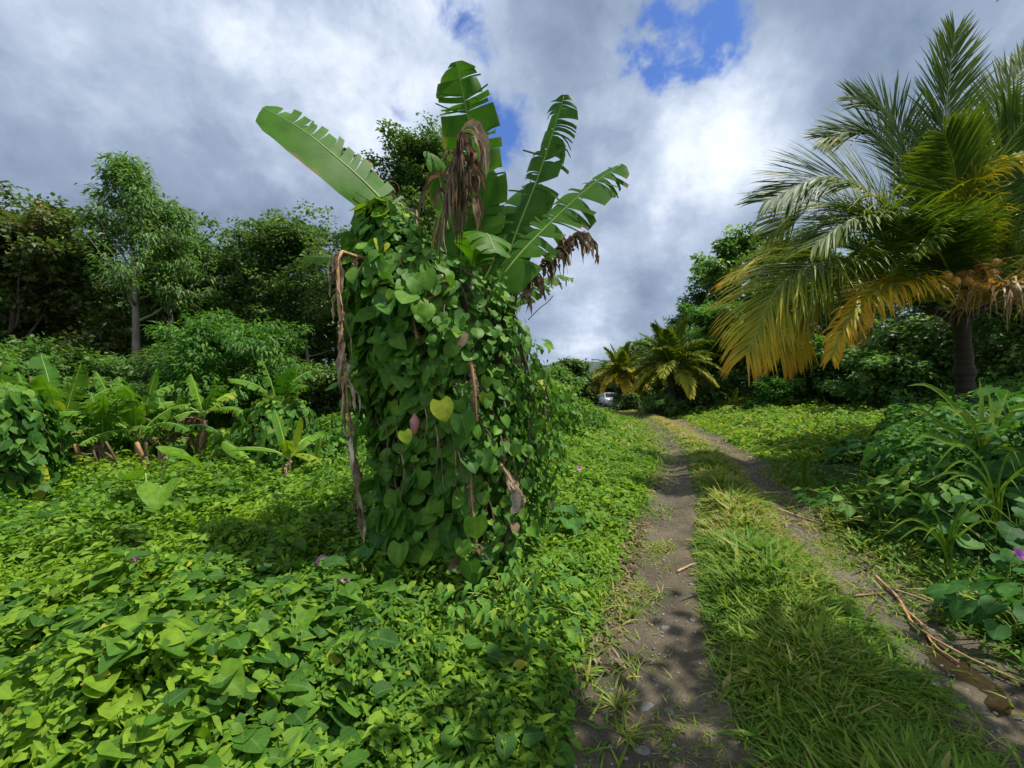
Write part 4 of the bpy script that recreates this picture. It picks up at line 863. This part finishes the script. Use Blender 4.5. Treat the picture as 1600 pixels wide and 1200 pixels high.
tree(1600, 12.5, 5.6, 2.6, 'dark leafy tree at the right edge behind the brown frond', 729, 'tdark', TRI_WIDE, .22, 16, .08, 38, 'barkdark', .1, group=GR, rs=.5)
tree(1200, 18.5, 1.7, 1.0, 'small yellow-green bush at the edge of the sunlit field', 730, 'tlight', TRI_WIDE, .18, 10, .05, 34, 'barkdark', .04, group=GR, name='shrub', cat='shrub', rs=.3)
tree(1010, 40, 7.0, 3.2, 'dark tree behind the two small palms', 731, 'tdark', TRI_WIDE, .45, 12, .1, 34, 'barkdark', .15, group=GR, rs=.7)
tree(1085, 37, 10.0, 3.2, 'dark tree between the small palms and the broad-leaved tree', 732, 'tdark', TRI_WIDE, .38, 14, .08, 36, 'barkdark', .15, group=GR, rs=.65)
tree(1003, 29, 1.7, 1.6, 'low dark bush under the two small palms', 733, 'tdark', TRI_WIDE, .4, 12, .04, 38, 'barkdark', .1, group=GR, rs=.6, name='shrub', cat='shrub')
tree(1072, 22.5, 1.8, 1.7, 'dark bush at the foot of the green small palm', 734, 'tdark', TRI_WIDE, .3, 12, .04, 38, 'barkdark', .1, group=GR, rs=.5, name='shrub', cat='shrub')
tree(1034, 20.2, 1.15, .9, 'small dark bush hiding the foot of the green small palm', 735, 'tdark', TRI_WIDE, .2, 10, .04, 34, 'barkdark', .05, group=GR, rs=.3, name='shrub', cat='shrub')
tree(985, 25.5, 1.1, .9, 'small dark bush hiding the foot of the yellow palm', 736, 'tdark', TRI_WIDE, .22, 10, .04, 34, 'barkdark', .05, group=GR, rs=.35, name='shrub', cat='shrub')
GS = 'trees beyond the right of the photo that shade the near track'
for k, (x, y, h, cr, lab) in enumerate(((4.1, 1.1, 6.8, 1.9, 'leafy tree beside the near end of the track, out of the photo'), (3.4, -.6, 7.2, 2.0, 'leafy tree behind the camera on the right, out of the photo'))):
    tree(800, max(y, .01), h, cr, lab, 751+k, 'tmid', TRI_WIDE, .2, 14, .62, 17, 'barkdark', .12, group=GS, xo=x, rs=.45, yo=min(y, 0))
GF = 'far trees at the end of the track'
tree(892, 48, 5.4, 2.3, 'dark round-topped far tree standing above the others', 741, 'tdark', TRI_WIDE, .55, 12, .3, 40, 'barkdark', .2, group=GF, rs=.7, spr=3)
tree(915, 52, 4.2, 3.2, 'low far tree right of the round-topped one', 742, 'tdark', TRI_WIDE, .6, 12, .05, 34, 'barkdark', .2, group=GF, rs=.8, spr=3)
tree(870, 34, 3.5, 1.8, 'mid-green far bush left of the round-topped tree', 743, 'tmid', TRI_WIDE, .36, 12, .05, 34, 'barkdark', .1, group=GF, rs=.6, spr=3, name='shrub', cat='shrub')
tree(898, 50, 2.8, 2.6, 'low dark far bush at the bend of the track', 744, 'tdark', TRI_WIDE, .45, 12, .05, 34, 'barkdark', .1, group=GF, rs=.7, spr=3, name='shrub', cat='shrub')
tree(962, 46, 5.2, 2.6, 'dark far tree left of the small palms', 745, 'tdark', TRI_WIDE, .5, 12, .2, 34, 'barkdark', .15, group=GF, rs=.7, spr=3)
tree(845, 30, 2.6, 2.0, 'mid-green far bush beside the vine column', 746, 'tmid', TRI_WIDE, .36, 12, .05, 34, 'barkdark', .1, group=GF, rs=.6, spr=3, name='shrub', cat='shrub')

# ------------------------------------------------------------------ palms
def frond(root, pts, L, tintf, g, n=70, up=(0, 0, 1), droop=.5, rib=.028, label=None, name='frond', ragged=0.0, vee=.5, wd=.022, t0=.16):
    c = bez(pts, 40); t = np.linspace(0, 1, 40); T_ = nrm(np.gradient(c, axis=0))
    u = np.linspace(t0, .995, n); pos = np.stack([np.interp(u, t, c[:, i]) for i in range(3)], -1); tg = nrm(np.stack([np.interp(u, t, T_[:, i]) for i in range(3)], -1))
    sd = nrm(np.cross(tg, np.asarray(up, float))); nr = np.cross(sd, tg); b = Batch()
    ll = L*np.interp(u, [t0, t0+.12, .5, .8, 1], [.55, .85, 1, .72, .32]); seg = 5; s = np.linspace(0, 1, seg+1)
    for sg in (-1, 1):
        k = n; jit = g.normal(0, .10+.25*ragged, (k, 3)); lj = ll*(.88+.2*g.random(k))*(1-ragged*.5*g.random(k))
        d = sd*sg*(.85-.25*u[:, None])+tg*(.45+.75*u[:, None]**1.5)+nr*vee*(.6-.5*u[:, None])+jit; d = nrm(d); p = pos.copy(); pl = [p]
        dr = droop*(.7+.6*g.random((k, 1)))*(.5 if ragged == 0 else 1)
        for q in range(seg):
            p = p+d*(lj/seg)[:, None]; pl.append(p); d = nrm(d+np.array([0, 0, -1.])*dr*(.18+.14*q)+(g.normal(0, .22*ragged, (k, 3)) if ragged else 0))
        pl = np.stack(pl, 1); dir_ = nrm(np.gradient(pl, axis=1)); wv = nrm(np.cross(dir_, nr[:, None]+.2*g.normal(size=(k, 1, 3))))
        w = wd*np.interp(s, [0, .15, .5, .85, 1], [.4, .9, 1, .55, .03])
        v = np.stack([pl-wv*w[None, :, None], pl+wv*w[None, :, None]], 2)
        t0_ = tintf(u)[:, None]; ti = np.clip(np.minimum(t0_+t0_*.5*(s[None]-.3), np.maximum(t0_, .76))+.04*g.normal(size=(k, 1)), 0, 1)
        lf = np.zeros((k, seg+1, 2, 3)); lf[..., 0] = [-.6, .6]; lf[..., 1] = s[None, :, None]; lf[..., 2] = ti[:, :, None]
        a = np.arange(k)[:, None]*(seg+1)*2+np.arange(seg)[None]*2; b.add(v.reshape(-1, 3), [np.stack([a, a+1, a+3, a+2], -1).reshape(-1, 4)], lf.reshape(-1, 3))
    o = b.build(name, M['frond'], root)
    if label: o['label'] = label
    r = Batch(); r.tube(c, np.linspace(rib, rib*.12, 40), 6); r.build('rachis', M['rachis'] if not ragged or ragged < .8 else M['dryrib'], o); return o
def big_palm():
    g = rng(801); Y = 7.6
    root = thing('coconut_palm', 'large coconut palm with green and orange drooping fronds at the right', 'palm tree')
    c0 = P(1498, 470, Y); base = P(1512, 700, Y); base[2] = float(terr(base[0], Y))-.05
    b = Batch(); q = bez([base, base*.6+c0*.4+[.02, 0, 0], c0+[0, 0, .35]], 22); rr = np.linspace(.15, .11, 22)*(1+.06*np.random.default_rng(3).normal(size=22))*(1+.05*np.sin(np.arange(22)*2.3)); rr[0] *= 1.3; b.tube(q, rr, 14); b.build('trunk', M['palmbark'], root)
    gr = lambda a, e=.05: (lambda u: a+e*u)
    tip = lambda a, c, k=3: (lambda u: a+(c-a)*u**k)
    pp = lambda *l: [c0+[0, 0, .15]]+[P(x, y, Y+dy) for x, y, dy in l]
    A = [ # waypoints (pixel, pixel, metres nearer or farther), leaflet length, tint, extra
        (pp((1486, 330, .1), (1478, 180, 0), (1492, 50, -.1)), .85, gr(.16, .14), dict(up=(0, -1, .1), droop=.12)),
        (pp((1520, 320, .5), (1560, 170, .8), (1625, 70, 1.0)), .85, gr(.16, .2), dict(up=(-.5, -1, .3), droop=.2)),
        (pp((1530, 340, -.2), (1585, 210, -.5), (1660, 130, -.9)), .9, gr(.15, .05), dict(up=(-.5, -1, .3), droop=.25)),
        (pp((1460, 360, .3), (1415, 265, .5), (1360, 205, .6), (1285, 215, .6)), .9, gr(.16, .12), dict(up=(.15, -.95, .35), droop=.22)),
        (pp((1430, 385, -.4), (1370, 310, -.8), (1300, 276, -1.0), (1195, 315, -1.2)), .95, lambda u: .16+.28*np.exp(-((u-.55)/.13)**2), dict(up=(.15, -.85, .6), droop=.4)),
        (pp((1420, 395, .6), (1340, 330, 1.0), (1265, 320, 1.3), (1200, 370, 1.5)), .9, gr(.15, .2), dict(up=(.1, -.8, .6), droop=.5)),
        (pp((1410, 430, .5), (1320, 385, .9), (1230, 388, 1.2), (1132, 440, 1.4)), .8, tip(.24, .62, 2), dict(up=(.1, -.2, 1), droop=.6)),
        (pp((1400, 440, -.4), (1310, 408, -.9), (1225, 440, -1.2), (1165, 555, -1.4)), 1.1, tip(.22, .64, 2), dict(up=(.1, -.3, 1), droop=.95)),
        (pp((1420, 455, .2), (1330, 430, .3), (1260, 470, .3), (1220, 560, .3)), 1.0, tip(.28, .68, 1.6), dict(up=(.1, -.3, 1), droop=.9)),
        (pp((1480, 478, -.8), (1430, 440, -1.3), (1370, 456, -1.6), (1325, 500, -1.8), (1298, 560, -1.9)), (.55), gr(.5, .14), dict(up=(.2, -.2, 1), droop=1.0, ragged=.35, t0=.34, label='greyish yellow drying frond bent low at the front')),
        (pp((1502, 360, -.8), (1535, 275, -1.1), (1590, 246, -1.3), (1660, 250, -1.5)), .6, gr(.34, .2), dict(up=(-.2, -.3, 1), droop=1.0, ragged=.45, label='yellowing frond with broken hanging leaflets at the right')),
        (pp((1515, 480, -.8), (1560, 448, -1.3), (1620, 455, -1.7), (1665, 530, -2.0)), .85, gr(.86, .12), dict(up=(-.2, -.3, 1), droop=1.2, ragged=.6, t0=.36, label='dead reddish brown frond hanging at the right')),
        (pp((1540, 390, .2), (1590, 335, .3), (1680, 340, .3)), .95, gr(.2, .15), dict(up=(-.3, -.4, 1), droop=.5)),
        (pp((1550, 430, -.5), (1600, 390, -.8), (1680, 420, -1.1)), .95, gr(.25, .2), dict(up=(-.3, -.4, 1), droop=.7)),
        (pp((1500, 380, 1.2), (1510, 310, 2.2), (1520, 300, 3.2)), .9, gr(.14, .05), dict(up=(0, -.2, 1), droop=.5)),
        (pp((1450, 390, 1.2), (1410, 340, 2.0), (1370, 350, 2.8)), .9, gr(.14, .05), dict(up=(0, -.2, 1), droop=.5)),
        (pp((1470, 400, -.9), (1450, 370, -1.5), (1425, 400, -1.9)), .8, gr(.2, .1), dict(up=(0, .4, 1), droop=.6)),
        (pp((1495, 350, -.5), (1490, 260, -.9), (1475, 210, -1.3)), .75, gr(.18, .1), dict(up=(0, .8, .8), droop=.3)),
        (pp((1545, 420, 1.0), (1600, 380, 1.6), (1660, 420, 2.2)), .9, gr(.16, .1), dict(up=(0, -.2, 1), droop=.6)),
        (pp((1450, 340, .1), (1420, 250, .2), (1385, 175, .3), (1330, 150, .3)), .9, gr(.15, .1), dict(up=(.2, -1, .2), droop=.2)),
        (pp((1450, 400, -.7), (1400, 350, -1.2), (1340, 340, -1.5), (1270, 385, -1.7)), .9, gr(.14, .16), dict(up=(.2, -.3, 1), droop=.5)),
        (pp((1440, 420, .2), (1370, 370, .4), (1300, 350, .5), (1225, 395, .6)), .9, gr(.13, .2), dict(up=(.2, -.3, 1), droop=.5)),
        (pp((1560, 470, .4), (1620, 460, .7), (1690, 520, 1.0)), .9, gr(.3, .3), dict(up=(-.2, -.2, 1), droop=.8)),
        (pp((1520, 330, .9), (1545, 230, 1.5), (1590, 190, 2.0)), .9, gr(.15, .1), dict(up=(-.3, -1, .4), droop=.25)),
        (pp((1440, 470, 1.0), (1390, 460, 1.6), (1340, 520, 2.0)), .9, gr(.35, .2), dict(up=(0, -.2, 1), droop=.8)),
    ]
    for pts, L, tf, kw in A: frond(root, pts, L*(1.5 if L > .7 else 1.35), tf, g, n=170, wd=.0145, **kw)
    # coconuts and flower strands
    bs = Batch(); ct = P(1522, 425, Y-.75)
    for k in range(36):
        a = g.normal(0, .35); st = ct+[-.15, .2, -.05]; e = st+[.15+.3*g.random(), -.2+.15*g.normal(), .15-.45*g.random()]; bs.tube(bez([st, st*.5+e*.5+[0, 0, .08], e], 6), .006, 4)
    bs.build('flower_strands', M['coconut'], root)
    th = np.linspace(0, math.pi, 9); prof = np.stack([np.sin(th), -np.cos(th)], -1)
    for k, (x, y) in enumerate(((1508, 405), (1535, 418), (1550, 428), (1540, 442), (1522, 448), (1556, 412), (1530, 455), (1478, 432), (1512, 438), (1492, 440), (1546, 455))):
        b = Batch(); cc = P(x, y, Y-.8+.12*g.normal()); r = .068+.018*g.random(); b.tube(cc+np.stack([0*th, 0*th, prof[:, 1]*r*1.15], -1), np.maximum(prof[:, 0], .03)*r, 12); b.build('coconut', M['coconut'], root)
    # dry sheaths below the crown
    bs = Batch()
    for k in range(16):
        a = k*.42; o = np.array([math.cos(a), math.sin(a), 0]); p = c0+[0, 0, -.45+.6*g.random()]; bs.tube(bez([p+o*.1, p+o*.26+[0, 0, .12], p+o*(.5+.2*g.random())+[0, 0, .25]], 6), np.linspace(.05, .02, 6), 6)
    bs.build('leaf_base', M['palmbark'], root)
    settle(root, Vector(base))
big_palm()
def small_palm(px, Y, zc, n, seed, label, tint, fl):
    g = rng(seed); x = (px-800)/F*Y; z0 = float(terr(x, Y)); root = thing('coconut_palm', label, 'palm tree', 'small palms at the bend of the track'); c = np.array([x, Y, zc])
    b = Batch(); b.tube(bez([(x, Y, z0-.1), (x, Y, z0+(zc-z0)*.5), c], 8), np.linspace(.2, .15, 8), 10); b.build('trunk', M['palmbark'], root)
    for i in range(n):
        a = 2.4*i+g.random()*.5; f = i/(n-1); el = R(82-85*f); o = np.array([math.cos(a), math.sin(a)*.9, 0]); dv = o*math.cos(el)+np.array([0, 0, math.sin(el)]); p = c; pts = [c]
        for k in range(4): p = p+dv*fl/4; pts.append(p); dv = nrm(dv+[0, 0, -.22-.25*f])
        frond(root, pts, .8*fl/3, (lambda u, f=f: tint*(.48+.52*f)*(.75+.3*u)), g, n=84, up=nrm(np.array([0, 0, 1.])-o*.4), droop=.4+.5*f, wd=.028, rib=.03)
    settle(root, Vector((x, Y, z0)))
small_palm(970, 27, 2.0, 30, 811, 'small yellow-fronded palm at the bend of the track, the left and lower of two', .64, 2.3)
small_palm(1048, 21, 2.35, 30, 812, 'green palm with pale drooping lower fronds, right of the yellow one', .50, 2.6)
small_palm(1146, 19.5, .45, 7, 813, 'tiny yellowish palm seedling at the edge of the shaded shrubs', .6, .95)

# ------------------------------------------------------------------ small things
def flower(px, py, Y, s, label):
    p = P(px, py, Y); root = thing('flower', label, 'flower', 'purple flowers among the creepers'); b = Batch(); a = np.linspace(0, 2*math.pi, 20, endpoint=False)
    ax = nrm(np.array([.2, -.8, .6])); u = nrm(np.cross(ax, [0, 0, 1.])); w = np.cross(u, ax); rows = []
    for r, h in ((.12, -.7), (.2, -.3), (.55, 0), (1, .1)): rows.append(p+s*(r*(1+.1*np.cos(5*a)*(r > .5)))[:, None]*(np.cos(a)[:, None]*u+np.sin(a)[:, None]*w)+ax*h*s)
    v = np.array([np.concatenate([q, q[:1]]) for q in rows]); lf = np.zeros((4, 21, 3)); lf[:, :, 2] = np.array([0, .2, .6, 1])[:, None]; b.grid(v, lf.reshape(-1, 3)); b.build('petals', M['flower'], root)
    b = Batch(); b.tube(bez([p-ax*s*.7, p-ax*s*1.2+[0, 0, -.04], p-ax*s*1.3+[0, 0, -.12]], 6), .003, 5); b.build('stalk', M['midrib'], root); settle(root, Vector(p))
flower(503, 876, 2.72, .034, 'bright purple flower in the shadow of the vine column')
flower(540, 906, 2.5, .028, 'dim purple flower nearest the foot of the vine column')
flower(211, 872, 2.68, .028, 'pink flower in the sunlit field at the left')
flower(905, 731, 5.2, .03, 'pale pink flower on the verge right of the vine column')
flower(1594, 866, 2.45, .04, 'purple flower at the right edge of the photo')
def stick(pts, r, label, mat='straw', name='dry_stick', r1=None, group='dry sticks lying on the track'):
    q = np.array([ground_pt(x, y, up) for x, y, up in pts]); b = Batch(); c = bez(q, 24); g = rng(int(pts[0][0])); c = c+g.normal(0, r*.12, c.shape); b.tube(c, np.linspace(r, r1 or r*.5, 24), 7); o = b.build(name, M[mat]); tag(o, label, 'stick', group)
stick([(1215, 815-20, .02), (1265, 812, .02), (1285, 818, .02)], .011, 'straw-coloured stalk across the right wheel lane, lower arm of the pair')
stick([(1230, 794, .03), (1250, 789, .03), (1264, 786, .03)], .008, 'short straw-coloured stalk meeting the longer one on the right wheel lane')
stick([(1058, 893, .02), (1072, 886, .025), (1086, 880, .02)], .012, 'pale flat stalk on the left wheel lane beside the grass strip')
stick([(1368, 900, .03), (1400, 930, .03), (1440, 985, .035), (1480, 1010, .04), (1540, 1040, .04), (1640, 1085, .05)], .012, 'long brown dry palm stalk lying along the right wheel lane', 'dryrib')
stick([(1405, 945, .03), (1440, 975, .03), (1462, 1010, .03), (1498, 1035, .03)], .010, 'thinner brown stalk crossing under the long palm stalk', 'dryrib')
stick([(1335, 931, .02), (1360, 928, .02), (1385, 926, .02)], .008, 'short reddish twig on the right wheel lane left of the long palm stalk', 'dryrib')
stick([(1400, 922, .08), (1440, 935, .08), (1462, 945, .08)], .007, 'pale thin stalk lying on the grass above the long palm stalk')
stick([(1545, 955, .06), (1580, 953, .06), (1640, 952, .06)], .010, 'horizontal pale stalk at the right edge')
stick([(955, 948, .02), (968, 946, .02), (978, 948, .02)], .005, 'small pale twig on the bare earth of the left wheel lane')
stick([(1350, 968, .22), (1363, 945, .30), (1372, 938, .36)], .007, 'cut pale stem jutting from the grass strip')
def stone(px, py, s, seed, label):
    g = rng(seed); c = ground_pt(px, py); b = Batch(); th = np.linspace(0, math.pi, 9); a = np.linspace(0, 2*math.pi, 15); ph = g.random(4)*6
    TT, AA = np.meshgrid(th, a, indexing='ij'); rr = s*(1+.16*np.sin(2*AA+ph[0])*np.sin(TT)+.12*np.cos(3*TT+ph[1])+.1*np.sin(3*AA+2*TT+ph[2]))
    rr[:, -1] = rr[:, 0]; v = np.stack([rr*np.sin(TT)*np.cos(AA)*1.2, rr*np.sin(TT)*np.sin(AA), rr*np.cos(TT)*.5], -1)+c+[0, 0, s*.1]
    b.grid(v); tag(b.build('stone', M['stone'], smooth=True), label, 'stone', 'stones in the left wheel lane')
for k, (x, y, s, l) in enumerate(((1010, 1106, .035, 'largest grey stone beside the straw-tipped tuft'), (1046, 1112, .025, 'grey stone between the largest stone and the grass strip'), (1040, 983, .028, 'flat grey stone at the edge of the shade'),
                                  (1083, 970, .022, 'small grey stone touching the grass strip, right of the flat one'), (1005, 1175, .028, 'dusty grey stone nearest the camera'), (1080, 914, .02, 'small stone below the pale flat stalk'), (1060, 756, .035, 'far pale stone in the left wheel lane'))):
    stone(x, y, s, 900+k, l)

def car():
    Y = 44.0; c = P(953, 633.5, Y); root = thing('parked_car', 'small white car parked far off under the yellow palm', 'car'); x, y, z = c
    z = float(terr(x, y))
    def loft(name, secs, mat, par=root):
        b = Batch(); rows = []
        for yy, hw, z0, z1, rr in secs:
            a = np.linspace(0, 2*math.pi, 24, endpoint=False); cx = np.sign(np.cos(a))*np.abs(np.cos(a))**.35; cz = np.sign(np.sin(a))*np.abs(np.sin(a))**.35
            rows.append(np.stack([x+hw*cx, np.full(24, y+yy), z+(z0+z1)/2+(z1-z0)/2*cz], -1))
        v = np.array([np.concatenate([r, r[:1]]) for r in rows]); b.grid(v)
        n = v.shape[1]; b.add(v[0], [np.arange(n-1)[None]]); b.add(v[-1], [np.arange(n-1)[None]]); return b.build(name, mat, par)
    body = loft('body', [(-2.0, .74, .35, .72, 0), (-1.9, .82, .28, .82, 0), (-1.2, .86, .25, .95, 0), (1.4, .86, .25, .98, 0), (1.9, .8, .3, .95, 0), (2.0, .72, .4, .85, 0)], M['paint'])
    loft('cabin', [(-1.0, .76, .9, .98, 0), (-.35, .68, .9, 1.42, 0), (.2, .66, .9, 1.47, 0), (1.2, .66, .9, 1.45, 0), (1.8, .7, .9, 1.05, 0)], M['paint'])
    b = Batch(); b.grid(np.array([[(x-.66, y-1.02, z+.99), (x+.66, y-1.02, z+.99)], [(x-.60, y-.42, z+1.41), (x+.60, y-.42, z+1.41)]])); b.build('windscreen', M['glass'], root)
    for sx in (-1, 1):
        b = Batch(); t = np.linspace(-.1, .1, 5); b.tube(np.stack([x+sx*.6+t, 0*t+y-1.95, 0*t+z+.68], -1), [.02, .07, .08, .07, .02], 8); b.build('headlight', M['lamp'], root)
        for yy in (-1.25, 1.3):
            b = Batch(); b.tube(np.array([(x+sx*.70, y+yy, z+.31), (x+sx*.72, y+yy, z+.31), (x+sx*.86, y+yy, z+.31), (x+sx*.88, y+yy, z+.31)]), [.28, .31, .31, .28], 16); w = b.build('wheel', M['rubber'], root)
            b = Batch(); b.tube(np.array([(x+sx*.875, y+yy, z+.31), (x+sx*.89, y+yy, z+.31)]), [.18, .16], 12); b.build('rim', M['lamp'], w)
    settle(root, Vector((x, y, z)))
car()
